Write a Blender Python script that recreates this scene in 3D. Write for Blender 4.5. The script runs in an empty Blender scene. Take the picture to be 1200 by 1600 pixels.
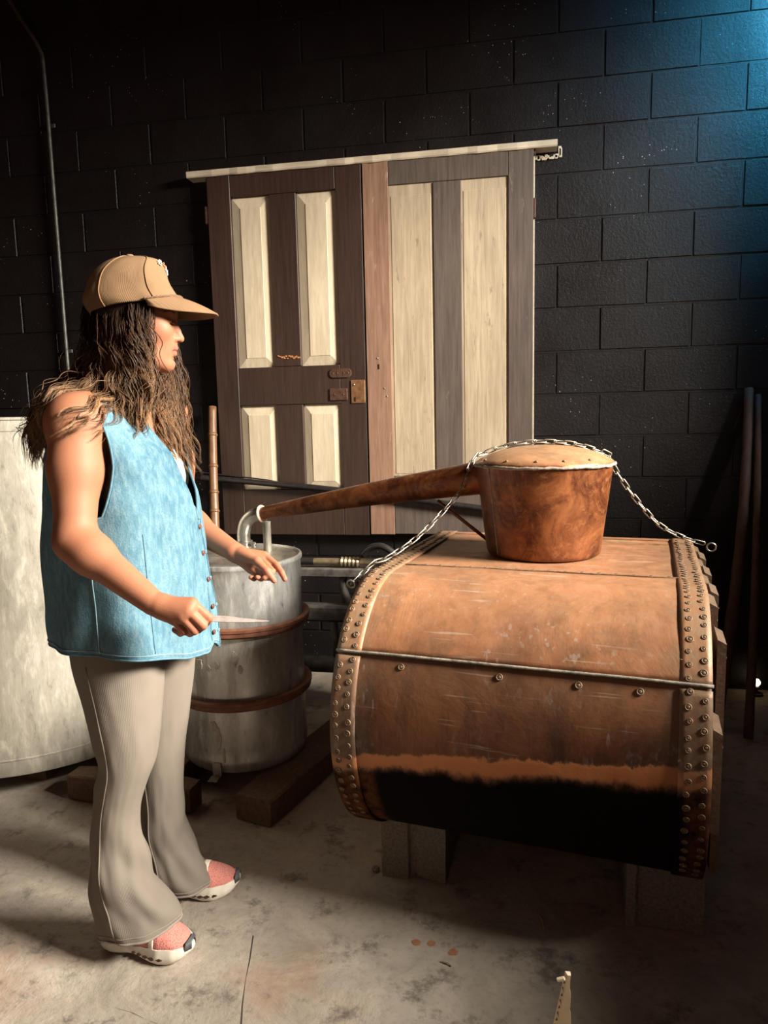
import bpy, bmesh, math, random
import numpy as np
from mathutils import Vector, Matrix, noise as mnoise

# ------------------------------------------------------------------ camera, world, lights, exposure
scene = bpy.context.scene
COL = scene.collection
R_ = math.radians
FPX, PITCH, ROLL, YAW, CAM_H = 1130.0, R_(7.5), R_(1.3), R_(10.4), 1.36
_fw = Vector((-math.sin(YAW)*math.cos(PITCH), math.cos(YAW)*math.cos(PITCH), -math.sin(PITCH)))
_rt0 = Vector((math.cos(YAW), math.sin(YAW), 0)); _up0 = _rt0.cross(_fw)
_rt = math.cos(ROLL)*_rt0 - math.sin(ROLL)*_up0
_up = math.sin(ROLL)*_rt0 + math.cos(ROLL)*_up0
cam_d = bpy.data.cameras.new('camera'); cam = bpy.data.objects.new('camera', cam_d); COL.objects.link(cam)
cam.matrix_world = Matrix(((_rt.x, _up.x, -_fw.x, 0), (_rt.y, _up.y, -_fw.y, 0), (_rt.z, _up.z, -_fw.z, CAM_H), (0, 0, 0, 1)))
cam_d.sensor_fit = 'VERTICAL'; cam_d.sensor_height = 36.0; cam_d.lens = FPX/1600*36.0
cam_d.clip_start = 0.05; cam_d.clip_end = 60
scene.camera = cam
scene.view_settings.view_transform = 'Standard'; scene.view_settings.look = 'None'
scene.view_settings.exposure = 0.0; scene.view_settings.gamma = 1.0
scene.view_settings.use_curve_mapping = False

world = bpy.data.worlds.new('world'); scene.world = world; world.use_nodes = True
world.node_tree.nodes['Background'].inputs[0].default_value = (1.0, 0.27, 0.18, 1)
world.node_tree.nodes['Background'].inputs[1].default_value = 0.030

def area_light(name, loc, target, sx, sy, power, colour, spread=180):
    d = bpy.data.lights.new(name, 'AREA'); d.shape = 'RECTANGLE'; d.size = sx; d.size_y = sy
    d.energy = power; d.color = colour; d.spread = R_(spread)
    o = bpy.data.objects.new(name, d); COL.objects.link(o); o.location = loc
    o.rotation_euler = (Vector(target)-Vector(loc)).to_track_quat('-Z', 'Y').to_euler()
    return o
# daylight through the added opening on the right, and an added fill behind the photographer
area_light('window_daylight', (4.60, 1.00, 3.70), (-0.6, 2.0, 0.9), 2.2, 1.2, 980, (1.0, 0.925, 0.80), 120)
area_light('rear_fill', (-0.2, -2.2, 2.3), (-0.9, 3.0, 1.2), 1.6, 1.6, 4, (1.0, 0.66, 0.46), 120)
area_light('blue_wall_glow', (1.70, 2.80, 3.50), (1.50, 3.66, 3.15), 0.4, 0.3, 38, (0.08, 0.58, 1.0), 100)  # added lamp for the blue glow on the upper wall, no window here

def pt(u, v, Y):
    d = _fw + _rt*((u-600)/FPX) - _up*((v-800)/FPX)
    return Vector((0, 0, CAM_H)) + d*(Y/d.y)

# ------------------------------------------------------------------ helpers
def link(o, parent=None):
    COL.objects.link(o)
    if parent is not None: o.parent = parent
    return o
def thing(name, label, cat, loc=(0, 0, 0), rotz=0.0, group=None, kind=None):
    o = bpy.data.objects.new(name, None); COL.objects.link(o)
    o.location = loc; o.rotation_euler = (0, 0, rotz); o.empty_display_size = .05
    return tag(o, label, cat, group, kind)
def tag(o, label, cat=None, group=None, kind=None):
    o['label'] = label
    if cat: o['category'] = cat
    if group: o['group'] = group
    if kind: o['kind'] = kind
    return o

class MB:
    """collects vertices and faces of ONE mesh"""
    def __init__(s): s.v = []; s.f = []
    def add(s, vs, fs):
        n = len(s.v); s.v += [tuple(p) for p in vs]; s.f += [tuple(i+n for i in f) for f in fs]; return s
    def box(s, c, d, rotz=0.0, bev=0.0, rot=None):
        """box centre c, size d, chamfered by bev"""
        hx, hy, hz = d[0]/2, d[1]/2, d[2]/2
        M = rot if rot is not None else Matrix.Rotation(rotz, 3, 'Z'); c = Vector(c)
        bm = bmesh.new(); bmesh.ops.create_cube(bm, size=1.0)
        for v in bm.verts: v.co = Vector((v.co.x*2*hx, v.co.y*2*hy, v.co.z*2*hz))
        if bev > 0: bmesh.ops.bevel(bm, geom=bm.edges[:], offset=min(bev, .45*min(d)), segments=1, affect='EDGES', profile=.5)
        bm.verts.index_update()
        s.add([M@v.co + c for v in bm.verts], [[v.index for v in f.verts] for f in bm.faces]); bm.free(); return s
    def rings(s, rings, cap0=True, cap1=True, closed=True):
        n = len(rings[0]); base = len(s.v)
        for r in rings: s.v += [tuple(p) for p in r]
        for i in range(len(rings)-1):
            for j in range(n if closed else n-1):
                k = (j+1) % n
                s.f.append((base+i*n+j, base+i*n+k, base+(i+1)*n+k, base+(i+1)*n+j))
        if cap0: s.f.append(tuple(base+j for j in range(n-1, -1, -1)))
        if cap1: s.f.append(tuple(base+(len(rings)-1)*n+j for j in range(n)))
        return s
    def lathe(s, prof, c=(0, 0, 0), n=48, M=None, cap0=True, cap1=True):
        """prof: list of (r, z)"""
        M = M or Matrix.Identity(3); c = Vector(c); R = []
        for r, z in prof:
            R.append([c + M@Vector((r*math.cos(2*math.pi*k/n), r*math.sin(2*math.pi*k/n), z)) for k in range(n)])
        return s.rings(R, cap0, cap1)
    def tube(s, path, r, n=8, cap=True, closed=False):
        """tube along points; r number or list"""
        P = [Vector(p) for p in path]; m = len(P); rr = r if isinstance(r, (list, tuple)) else [r]*m
        T = []
        for i in range(m):
            if closed: t = P[(i+1) % m]-P[i-1]
            else: t = P[min(i+1, m-1)]-P[max(i-1, 0)]
            T.append(t.normalized() if t.length > 1e-9 else Vector((0, 0, 1)))
        a = Vector((0, 0, 1)) if abs(T[0].z) < .9 else Vector((1, 0, 0))
        u = T[0].cross(a).normalized(); R = []
        for i in range(m):
            u = (u - T[i]*u.dot(T[i])); u = u.normalized() if u.length > 1e-6 else T[i].orthogonal().normalized()
            w = T[i].cross(u)
            R.append([P[i] + (u*math.cos(2*math.pi*k/n) + w*math.sin(2*math.pi*k/n))*rr[i] for k in range(n)])
        if closed: R.append(R[0]); return s.rings(R, False, False)
        return s.rings(R, cap, cap)
    def grid(s, pts):
        """pts: 2D list rows x cols"""
        base = len(s.v); m = len(pts[0])
        for r in pts: s.v += [tuple(p) for p in r]
        for i in range(len(pts)-1):
            for j in range(m-1): s.f.append((base+i*m+j, base+i*m+j+1, base+(i+1)*m+j+1, base+(i+1)*m+j))
        return s
    def mesh(s, name, mat=None, smooth=False, origin=None, sharp=None):
        o = Vector(origin) if origin is not None else None
        vs = [tuple(Vector(p)-o) for p in s.v] if o is not None else s.v
        me = bpy.data.meshes.new(name); me.from_pydata(vs, [], s.f); me.update()
        bm = bmesh.new(); bm.from_mesh(me); bmesh.ops.recalc_face_normals(bm, faces=bm.faces[:]); bm.to_mesh(me); bm.free()
        if mat is not None: me.materials.append(mat)
        if smooth:
            me.polygons.foreach_set('use_smooth', [True]*len(me.polygons))
            if sharp: me.set_sharp_from_angle(angle=R_(sharp))
        return me
    def build(s, name, mat, parent=None, smooth=False, sharp=None, origin=None, loc=None):
        o = bpy.data.objects.new(name, s.mesh(name, mat, smooth, origin, sharp)); link(o, parent)
        if loc is not None: o.location = loc
        return o
def inst(name, me, parent, loc, rot=None):
    o = bpy.data.objects.new(name, me); link(o, parent); o.location = loc
    if rot is not None: o.rotation_euler = rot
    return o

def catmull(P, n):
    """n samples through control points (lists of equal length tuples)"""
    A = np.array([list(p) for p in P], float); A = np.vstack([2*A[0]-A[1], A, 2*A[-1]-A[-2]])
    m = len(A)-3; out = []
    for i in range(n):
        t = i/(n-1)*m; k = min(int(t), m-1); t -= k
        p0, p1, p2, p3 = A[k], A[k+1], A[k+2], A[k+3]
        out.append(.5*((2*p1)+(-p0+p2)*t+(2*p0-5*p1+4*p2-p3)*t*t+(-p0+3*p1-3*p2+p3)*t**3))
    return np.array(out)

# ------------------------------------------------------------------ materials
class NT:
    def __init__(s, name, world=False):
        s.w = world; s.m = bpy.data.materials.new(name); s.m.use_nodes = True; s.t = s.m.node_tree
        s.b = s.t.nodes['Principled BSDF']; s._co = None
    def n(s, typ, **kw):
        nd = s.t.nodes.new(typ)
        for k, v in kw.items():
            if k.startswith('i_'): nd.inputs[k[2:].replace('_', ' ')].default_value = v
            else: setattr(nd, k, v)
        return nd
    def l(s, a, b): s.t.links.new(a, b)
    def co(s):
        if s._co is None:
            s._co = s.n('ShaderNodeNewGeometry').outputs['Position'] if s.w else s.n('ShaderNodeTexCoord').outputs['Object']
        return s._co
    def mapped(s, scale=(1, 1, 1), rot=(0, 0, 0), loc=(0, 0, 0), src=None):
        m = s.n('ShaderNodeMapping'); m.inputs['Scale'].default_value = scale
        m.inputs['Rotation'].default_value = rot; m.inputs['Location'].default_value = loc
        s.l(src or s.co(), m.inputs['Vector']); return m.outputs[0]
    def noise(s, scale, detail=4, rough=.55, stretch=None, dist=0.0, loc=(0, 0, 0)):
        t = s.n('ShaderNodeTexNoise'); t.inputs['Scale'].default_value = scale; t.inputs['Detail'].default_value = detail
        t.inputs['Roughness'].default_value = rough; t.inputs['Distortion'].default_value = dist
        s.l(s.mapped(stretch or (1, 1, 1), loc=loc), t.inputs['Vector']); return t.outputs['Fac']
    def vor(s, scale, stretch=None, out='Distance'):
        t = s.n('ShaderNodeTexVoronoi'); t.inputs['Scale'].default_value = scale
        s.l(s.mapped(stretch or (1, 1, 1)), t.inputs['Vector']); return t.outputs[out]
    def ramp(s, fac, stops):
        r = s.n('ShaderNodeValToRGB'); e = r.color_ramp.elements
        while len(e) < len(stops): e.new(.5)
        for k, (p, c) in enumerate(stops):
            e[k].position = p
            e[k].color = (c, c, c, 1) if isinstance(c, (int, float)) else (*c[:3], 1)
        s.l(fac, r.inputs[0]); return r.outputs[0]
    def mix(s, fac, a, b, mode='MIX'):
        m = s.n('ShaderNodeMix', data_type='RGBA', blend_type=mode)
        for sock, v in ((m.inputs[0], fac), (m.inputs[6], a), (m.inputs[7], b)):
            if hasattr(v, 'is_linked'): s.l(v, sock)
            elif isinstance(v, (int, float)): sock.default_value = v if sock.type == 'VALUE' else (v, v, v, 1)
            else: sock.default_value = (*v[:3], 1)
        return m.outputs[2]
    def math(s, op, a, b=0.0, clamp=False):
        m = s.n('ShaderNodeMath', operation=op, use_clamp=clamp)
        for sock, v in ((m.inputs[0], a), (m.inputs[1], b)):
            if hasattr(v, 'is_linked'): s.l(v, sock)
            else: sock.default_value = v
        return m.outputs[0]
    def sep(s, src=None):
        x = s.n('ShaderNodeSeparateXYZ'); s.l(src or s.co(), x.inputs[0]); return x.outputs
    def set(s, base=None, rough=None, metal=None, bump=None, bump_str=.3, bump_dist=.01, spec=None, **kw):
        def put(k, v):
            if v is None: return
            if hasattr(v, 'is_linked'): s.l(v, s.b.inputs[k])
            elif isinstance(v, (tuple, list)): s.b.inputs[k].default_value = (*v[:3], 1)
            else: s.b.inputs[k].default_value = v
        put('Base Color', base); put('Roughness', rough); put('Metallic', metal); put('Specular IOR Level', spec)
        for k, v in kw.items(): put(k.replace('_', ' '), v)
        if bump is not None:
            bn = s.n('ShaderNodeBump'); bn.inputs['Strength'].default_value = bump_str; bn.inputs['Distance'].default_value = bump_dist
            s.l(bump, bn.inputs['Height']); s.l(bn.outputs[0], s.b.inputs['Normal'])
        return s.m

def m_simple(name, a, b, scale=20, rough=.6, metal=0, bstr=.2, stretch=None, bd=.003, **kw):
    t = NT(name); f = t.noise(scale, 5, .6, stretch)
    return t.set(t.mix(t.ramp(f, [(.3, 0.), (.7, 1.)]), a, b), rough, metal, f, bstr, bd, **kw)

def mat_wall():
    t = NT('black_painted_block', True); n = t.noise(9, 5); fine = t.noise(260, 3, .6); big = t.noise(2.2, 3)
    base = t.mix(n, (.0048, .0032, .0033), (.0105, .0082, .0086))
    # pin-holes in the paint where pale block shows, in drifts
    v = t.vor(95); rnd = t.vor(95, out='Color')
    gate = t.math('GREATER_THAN', t.sep(rnd)[0], .86)
    patch = t.ramp(t.noise(3.2, 4, .65, loc=(3.1, 0, 1.7)), [(.56, 0.), (.64, 1.)])
    dot = t.math('MULTIPLY', t.math('LESS_THAN', v, .16), t.math('MULTIPLY', gate, patch))
    base = t.mix(dot, base, (.75, .66, .55))
    h = t.math('ADD', t.math('MULTIPLY', fine, .6), t.math('MULTIPLY', t.noise(70, 4), .8))
    return t.set(base, t.ramp(big, [(.3, .34), (.7, .55)]), 0, h, .55, .004, spec=.32)
def mat_floor():
    t = NT('stained_concrete'); a = t.noise(1.3, 6, .62, dist=.6); b = t.noise(5.5, 6, .7, dist=.8); c = t.noise(45, 5, .7); d = t.noise(2.4, 5, .6, loc=(7, 3, 0))
    base = t.mix(t.ramp(a, [(.32, 0.), (.68, 1.)]), (.24, .200, .160), (.40, .355, .30))
    base = t.mix(t.ramp(b, [(.40, 0.), (.72, .7)]), base, (.50, .435, .36))
    base = t.mix(t.ramp(d, [(.54, 0.), (.72, .6)]), base, (.33, .175, .10))
    base = t.mix(t.ramp(t.noise(8, 6, .75, loc=(1, 9, 0)), [(.54, 0.), (.66, .85)]), base, (.10, .083, .072))
    base = t.mix(t.ramp(c, [(.25, .45), (.5, 0.)]), base, (.16, .13, .105))
    v = t.vor(3.1, out='Distance')
    h = t.math('ADD', t.math('MULTIPLY', b, .8), t.math('MULTIPLY', c, .35))
    return t.set(base, t.ramp(b, [(.3, .55), (.7, .82)]), 0, h, .55, .012)
def mat_wood(name, dark, light, grain=(26, 26, 1.6), rough=.6, bstr=.25, wear=None, wcol=(.5, .42, .33), scale=1.0):
    t = NT(name); g = t.noise(3*scale, 8, .65, grain, .35); s2 = t.noise(2.2*scale, 4, .6, (2.5, 2.5, .8))
    base = t.mix(t.ramp(g, [(.30, 0.), (.70, 1.)]), dark, light)
    base = t.mix(t.ramp(s2, [(.35, .35), (.65, 0.)]), base, [x*.55 for x in dark])
    if wear:
        base = t.mix(t.ramp(t.noise(18*scale, 6, .75, (1.6, 1.6, .35)), [(wear, 0.), (wear+.12, .8)]), base, wcol)
    return t.set(base, rough, 0, g, bstr, .004)
def mat_copper_vessel(name='aged_riveted_copper', tone=1.0):
    t = NT(name); x, y, z = t.sep()[:3]
    geo = t.n('ShaderNodeNewGeometry'); up = t.sep(geo.outputs['Normal'])[2]
    n1 = t.noise(3.2, 6, .65, (1, 1, 1), .6); n2 = t.noise(22, 6, .7); n3 = t.noise(5, 6, .7, (2.6, 2.6, .55), .3); n4 = t.noise(2.2, 5, .6, (1, 1, 1), .8, (4, 2, 1))
    base = t.mix(t.ramp(n1, [(.38, 0.), (.62, 1.)]), (.145, .044, .016), (.36, .138, .054))
    base = t.mix(t.ramp(n3, [(.47, 0.), (.66, .75)]), base, (.070, .027, .014))
    base = t.mix(t.ramp(n4, [(.60, 0.), (.74, .6)]), base, (.36, .125, .038))
    base = t.mix(1.0, base, (tone, tone*.95, tone*.92), 'MULTIPLY')
    # settled dust on what faces up
    dust = t.math('MULTIPLY', t.ramp(up, [(.15, 0.), (.95, 1.)]), t.ramp(n2, [(.2, .62), (.75, 1.)]))
    base = t.mix(t.math('MULTIPLY', dust, .58), base, (.37, .205, .110))
    # scratches and pale verdigris specks
    sc = t.math('MULTIPLY', t.ramp(t.noise(11, 3, .5, (6, 6, .30)), [(.62, 0.), (.66, 1.)]), t.ramp(t.noise(4, 3), [(.45, 0.), (.65, 1.)]))
    base = t.mix(t.math('MULTIPLY', sc, .38), base, (.36, .33, .29))
    peel = t.math('MULTIPLY', t.ramp(t.noise(24, 6, .75, loc=(3, 8, 2)), [(.67, 0.), (.70, 1.)]), t.ramp(t.noise(3.2, 3, loc=(1, 4, 9)), [(.52, 0.), (.60, 1.)]))
    base = t.mix(t.math('MULTIPLY', peel, .5), base, (.55, .30, .19))
    sc2 = t.math('MULTIPLY', t.ramp(t.noise(9, 2, .5, (.5, 3, 14), loc=(2, 1, 5)), [(.64, 0.), (.67, 1.)]), t.ramp(t.noise(5, 3, loc=(9, 1, 0)), [(.46, 0.), (.6, 1.)]))
    base = t.mix(t.math('MULTIPLY', sc2, .28), base, (.50, .42, .34))
    # smoke line: bare orange band at its edge, soot below
    zl = t.math('ADD', z, t.math('ADD', t.math('MULTIPLY', t.math('SUBTRACT', t.noise(4.5, 4, .6, (1, 1, 1)), .5), .085), t.math('MULTIPLY', t.math('SUBTRACT', t.noise(26, 8, .8, (1, 1, .6)), .5), .045)))
    zl = t.math('SUBTRACT', t.math('SUBTRACT', zl, .10), t.math('MULTIPLY', x, .10))
    ver = t.math('MULTIPLY', t.ramp(zl, [(.44, 0.), (.462, 1.), (.52, .0)]), t.math('MULTIPLY', t.ramp(t.noise(30, 5, .75, (1.4, 1, .8)), [(.5, 0.), (.66, .6)]), t.ramp(t.noise(3.5, 4, .6, loc=(5, 5, 5)), [(.46, 0.), (.62, 1.)])))
    base = t.mix(ver, base, (.30, .32, .32))
    band = t.ramp(zl, [(.395, 0.), (.408, 1.), (.440, 1.), (.446, 0.)])
    base = t.mix(band, base, t.mix(n2, (.36, .115, .036), (.58, .24, .09)))
    soot = t.ramp(zl, [(.385, 1.), (.412, 0.)])
    rust = t.math('MULTIPLY', t.ramp(t.math('ABSOLUTE', t.math('ADD', x, -.03)), [(.36, 0.), (.385, 1.)]), t.ramp(n2, [(.35, 0.), (.6, .9)]))
    sootc = t.mix(rust, (.005, .003, .0025), (.12, .042, .016))
    base = t.mix(soot, base, sootc)
    # green-grey tarnish along the riveted ends
    endm = t.math('MULTIPLY', t.ramp(t.math('ABSOLUTE', x), [(.33, 0.), (.41, 1.)]), t.ramp(n2, [(.3, .15), (.65, .85)]))
    endm = t.math('MULTIPLY', endm, t.math('SUBTRACT', 1.0, soot))
    base = t.mix(t.math('MULTIPLY', endm, .8), base, t.mix(n1, (.10, .075, .045), (.21, .165, .105)))
    h = t.math('ADD', t.math('MULTIPLY', n2, .5), t.math('ADD', t.math('MULTIPLY', n1, 2.2), t.math('MULTIPLY', band, .8)))
    return t.set(base, t.math('MAXIMUM', t.ramp(n2, [(.3, .42), (.7, .66)]), t.math('MULTIPLY', soot, .92)), t.math('MULTIPLY', t.math('SUBTRACT', 1.0, t.math('MAXIMUM', dust, soot)), .35), h, .35, .006, spec=t.math('SUBTRACT', .5, t.math('MULTIPLY', soot, .42)))
def mat_copper_head(name='mottled_copper', bright=1.0, dusty=True):
    t = NT(name); n1 = t.noise(7, 8, .72, dist=1.0); n2 = t.noise(30, 6, .75, dist=.5); n3 = t.noise(3, 4, .6, loc=(2, 5, 1))
    base = t.mix(t.ramp(n1, [(.40, 0.), (.62, 1.)]), tuple(c*bright for c in (.085, .022, .008)), tuple(c*bright for c in (.30, .100, .031)))
    base = t.mix(t.ramp(n2, [(.52, 0.), (.72, .7)]), base, tuple(c*bright for c in (.42, .17, .065)))
    base = t.mix(t.ramp(n3, [(.58, 0.), (.72, .55)]), base, (.12, .05, .03))
    if dusty:
        geo = t.n('ShaderNodeNewGeometry'); up = t.sep(geo.outputs['Normal'])[2]
        base = t.mix(t.math('MULTIPLY', t.ramp(up, [(.45, 0.), (.95, .75)]), t.ramp(n2, [(.2, .6), (.7, 1.)])), base, (.52, .33, .19))
    return t.set(base, t.ramp(n1, [(.3, .30), (.7, .52)]), .45, n2, .14, .004)
def mat_metal(name, dark, light, rough=(.28, .5), metal=.85, streak=True, bstr=.15, aniso=0.0):
    t = NT(name); n1 = t.noise(4, 6, .65, (1, 1, .4)); n2 = t.noise(18, 7, .75, (1.5, 1.5, .45) if streak else None, .4); n3 = t.noise(60, 4, .7, (4, 4, .3))
    if aniso:
        tg = t.n('ShaderNodeTangent', direction_type='RADIAL', axis='Z'); t.l(tg.outputs[0], t.b.inputs['Tangent']); t.b.inputs['Anisotropic'].default_value = aniso
    base = t.mix(t.ramp(n1, [(.3, 0.), (.7, 1.)]), dark, light)
    base = t.mix(t.ramp(n2, [(.50, 0.), (.66, .6)]), base, tuple(min(1, c*1.25) for c in light))
    base = t.mix(t.ramp(n2, [(.30, .65), (.44, 0.)]), base, tuple(c*.6 for c in dark))
    return t.set(base, t.ramp(n2, [(.3, rough[0]), (.7, rough[1])]), metal, t.math('ADD', n2, t.math('MULTIPLY', n3, .4)), bstr, .004)
rng = random.Random(11)
M_WALL = mat_wall(); M_FLOOR = mat_floor()
M_DARKWOOD = mat_wood('dark_brown_stained_wood', (.028, .0135, .0095), (.054, .028, .020), rough=.5, wear=.67, wcol=(.11, .08, .062))
M_GREYWOOD = mat_wood('weathered_grey_brown_wood', (.070, .050, .040), (.135, .103, .084), rough=.7, wear=.62, wcol=(.26, .21, .17))
M_TANWOOD = mat_wood('stripped_reddish_wood', (.20, .105, .065), (.36, .21, .14), rough=.7, wear=.6, wcol=(.45, .34, .26))
M_CREAM = mat_wood('cream_painted_wood', (.54, .445, .315), (.72, .61, .45), grain=(20, 20, 2.2), rough=.6, bstr=.15, wear=.64, wcol=(.20, .155, .11))
M_CREAM2 = mat_wood('worn_cream_painted_wood', (.36, .28, .19), (.58, .47, .33), grain=(24, 24, 1.5), rough=.65, bstr=.25, wear=.585, wcol=(.11, .085, .062))
M_WHITEPAINT = mat_wood('chipped_white_paint', (.52, .44, .34), (.72, .62, .48), grain=(2, 20, 20), rough=.55, wear=.68, wcol=(.12, .09, .07))
M_TIMBER = mat_wood('rough_sawn_timber', (.085, .050, .030), (.20, .125, .078), grain=(26, 26, 26), rough=.8, bstr=.5)
M_RUSTMETAL = m_simple('brown_rusted_hardware', (.055, .026, .016), (.13, .062, .038), 60, .6, .4, .4)
M_BRASSY = m_simple('worn_rust_orange_lock', (.12, .055, .025), (.28, .14, .06), 40, .5, .3, .3)
M_BLACK = m_simple('black_enamel', (.010, .008, .008), (.022, .018, .018), 40, .4, 0, .1)
M_BLACKSTEEL = m_simple('sooty_black_steel', (.035, .031, .029), (.14, .125, .112), 22, .55, .2, .5)
M_PIPE = m_simple('grey_conduit', (.045, .043, .040), (.10, .096, .088), 30, .5, .5, .1)
M_BRASS = m_simple('dull_brass', (.20, .15, .09), (.38, .30, .19), 40, .4, .7, .15)
M_GALV = mat_metal('scuffed_galvanised_sheet', (.22, .20, .165), (.42, .39, .33), (.38, .6), .35, True, .25)
M_STEEL = mat_metal('streaked_bare_steel', (.25, .25, .24), (.72, .715, .68), (.26, .42), .62, True, .16)
M_STEELPIPE = mat_metal('bright_steel_fitting', (.42, .40, .36), (.62, .60, .54), (.22, .4), .85, False, .1)
M_RUSTBAND = m_simple('red_brown_rubber_band', (.14, .048, .026), (.30, .125, .072), 25, .6, .1, .3)
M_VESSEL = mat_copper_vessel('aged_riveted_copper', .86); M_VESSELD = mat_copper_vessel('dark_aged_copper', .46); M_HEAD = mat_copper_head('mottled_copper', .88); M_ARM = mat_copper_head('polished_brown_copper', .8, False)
M_SOLDER = m_simple('crusty_grey_solder', (.10, .090, .075), (.34, .30, .24), 60, .7, .1, .8)
M_RIVET = m_simple('verdigris_copper_rivet', (.085, .045, .022), (.24, .16, .095), 60, .6, .25, .4)
M_CHAIN = m_simple('dull_chain_steel', (.22, .195, .16), (.44, .40, .33), 80, .38, .8, .2)
M_BLOCK = m_simple('rough_concrete_block', (.135, .115, .095), (.27, .24, .20), 110, .9, 0, 1.0, bd=.006)
M_BAMBOO = m_simple('brown_cane', (.10, .045, .021), (.19, .095, .045), 14, .45, 0, .15, (3, 3, .5))
M_CARD = m_simple('white_cardboard', (.66, .54, .38), (.80, .68, .50), 40, .8, 0, .1)
M_CARDIN = m_simple('brown_card_fluting', (.10, .06, .03), (.2, .12, .06), 40, .9)
M_POLE = m_simple('dim_brown_pole', (.055, .030, .024), (.10, .058, .046), 20, .7, 0, .3, (3, 3, .4))
def m_emit(name, c, s):
    t = NT(name); t.b.inputs['Emission Color'].default_value = (*c, 1); t.b.inputs['Emission Strength'].default_value = s
    t.b.inputs['Base Color'].default_value = (*c, 1); return t.m

# ------------------------------------------------------------------ setting
m = MB().box((-.7, .9, -.06), (7.2, 7.4, .12)); o = m.build('floor', M_FLOOR)
tag(o, 'stained grey-brown concrete floor with scuffs and cracks', kind='structure')
WY = 3.65
fl_ = bpy.data.objects['floor']
M_CRACK = m_simple('dark_crack', (.03, .022, .017), (.06, .045, .035), 60, .9); M_SPOT = m_simple('orange_rust_spot', (.30, .13, .06), (.42, .20, .10), 40, .85)
def on_floor(u, v):
    d = _fw + _rt*((u-600)/FPX) - _up*((v-800)/FPX); return Vector((0, 0, CAM_H)) + d*(-CAM_H/d.z)
for pts_ in ([(396, 1462), (390, 1500), (384, 1530), (379, 1570), (377, 1600), (376, 1650)], [(180, 1575), (205, 1582), (230, 1594), (246, 1600)]):
    q_ = [on_floor(*p) for p in pts_]; L_ = [p+Vector((.0012+.001*math.sin(i*2.1), 0, .0006)) for i, p in enumerate(q_)]; R2_ = [p+Vector((-.0012-.001*math.cos(i*1.7), 0, .0006)) for i, p in enumerate(q_)]
    MB().grid([L_, R2_]).build('crack', M_CRACK, fl_)
for u, v, r in ((650, 1473, .012), (674, 1474, .011), (708, 1488, .013)):
    p = on_floor(u, v); rs_ = random.Random(u); MB().rings([[(p.x+r*(1+.2*rs_.uniform(-1, 1))*math.cos(2*math.pi*k/14)*s_, p.y+r*(1+.2*rs_.uniform(-1, 1))*math.sin(2*math.pi*k/14)*s_, z_) for k in range(14)] for s_, z_ in ((1, .0002), (.8, .0012))], False, True).build('rust_spot', M_SPOT, fl_)
wall = thing('wall_back', 'black painted concrete block wall behind the doors', None, (0, WY, 0), kind='structure')
MB().box((-.65, .08, 1.9), (5.7, .16, 4.0)).build('mortar', M_WALL, wall)
def block_mesh(w, h, seed):
    r = random.Random(seed); hw, hh = w/2, h/2; b = .0040; d = .0042; vs = []; fs = []
    nx = 6; ny = 3
    g = []
    for j in range(ny+1):
        row = []
        for i in range(nx+1):
            x = -hw+b + (w-2*b)*i/nx; z = -hh+b + (h-2*b)*j/ny
            row.append((x, -d-r.uniform(0, .0005), z))
        g.append(row)
    mb = MB().grid(g)
    edge = [(0, i) for i in range(nx+1)] + [(j, nx) for j in range(1, ny+1)] + [(ny, i) for i in range(nx-1, -1, -1)] + [(j, 0) for j in range(ny-1, 0, -1)]
    base = len(mb.v)
    for j, i in edge:
        x, y, z = g[j][i]; mb.v.append((max(-hw, min(hw, x*1.0+math.copysign(b, x) if i in (0, nx) else x)), .004, (z-b if j == 0 else z+b if j == ny else z)))
    ne = len(edge)
    for k in range(ne):
        a = edge[k][0]*(nx+1)+edge[k][1]; k2 = (k+1) % ne; a2 = edge[k2][0]*(nx+1)+edge[k2][1]
        mb.f.append((a, a2, base+k2, base+k))
    return mb.mesh('block', M_WALL, False)
bmeshes = [block_mesh(.4005, .1975, s) for s in range(5)]; half = [block_mesh(.4005, .1975, 50+s) for s in range(2)]
for k in range(-0, 19):
    z0 = .0250-.2032 + k*.2032; off = .19 if k % 2 == 0 else .393
    for c in range(-9, 6):
        xc = off + c*.406 - .203
        if xc < -3.35 or xc > 1.98: continue
        if -1.30 < xc < -.14 and .90 < z0 and z0+.203 < 2.50: continue      # wholly behind the doors
        inst('block', bmeshes[rng.randrange(5)], wall, (xc+rng.uniform(-.002, .002), rng.uniform(-.0015, .0015), z0+.1016), (0, rng.uniform(-.004, .004), 0))
# added unseen wall on the right; sill and lintel of its opening shape the light
wr = MB()
for c, d in (((0, 1.52, .925), (.16, 4.24, 1.85)), ((0, 1.52, 4.00), (.16, 4.24, 1.40)), ((0, -.45, 2.575), (.16, .3, 1.45)), ((0, 3.12, 2.575), (.16, 1.04, 1.45))): wr.box(c, d)
o = wr.build('blocker_wall_right', M_WALL, loc=(2.06, 0, 0)); tag(o, 'added black side wall out of view, its opening shaping the light', kind='structure')
wn = thing('added_window', 'added frame round the opening in the unseen side wall', None, (2.06, 1.15, 1.85), kind='structure')
f = MB(); hw = 1.45
for c, d in (((0, 0, .03), (.10, 2.9, .06)), ((0, 0, 1.42), (.10, 2.9, .06)), ((0, -hw+.03, 1.725-1.0), (.10, .06, 1.33)), ((0, hw-.03, 1.725-1.0), (.10, .06, 1.33))): f.box(c, d, bev=.004)
f.build('window_frame', M_DARKWOOD, wn)

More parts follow.
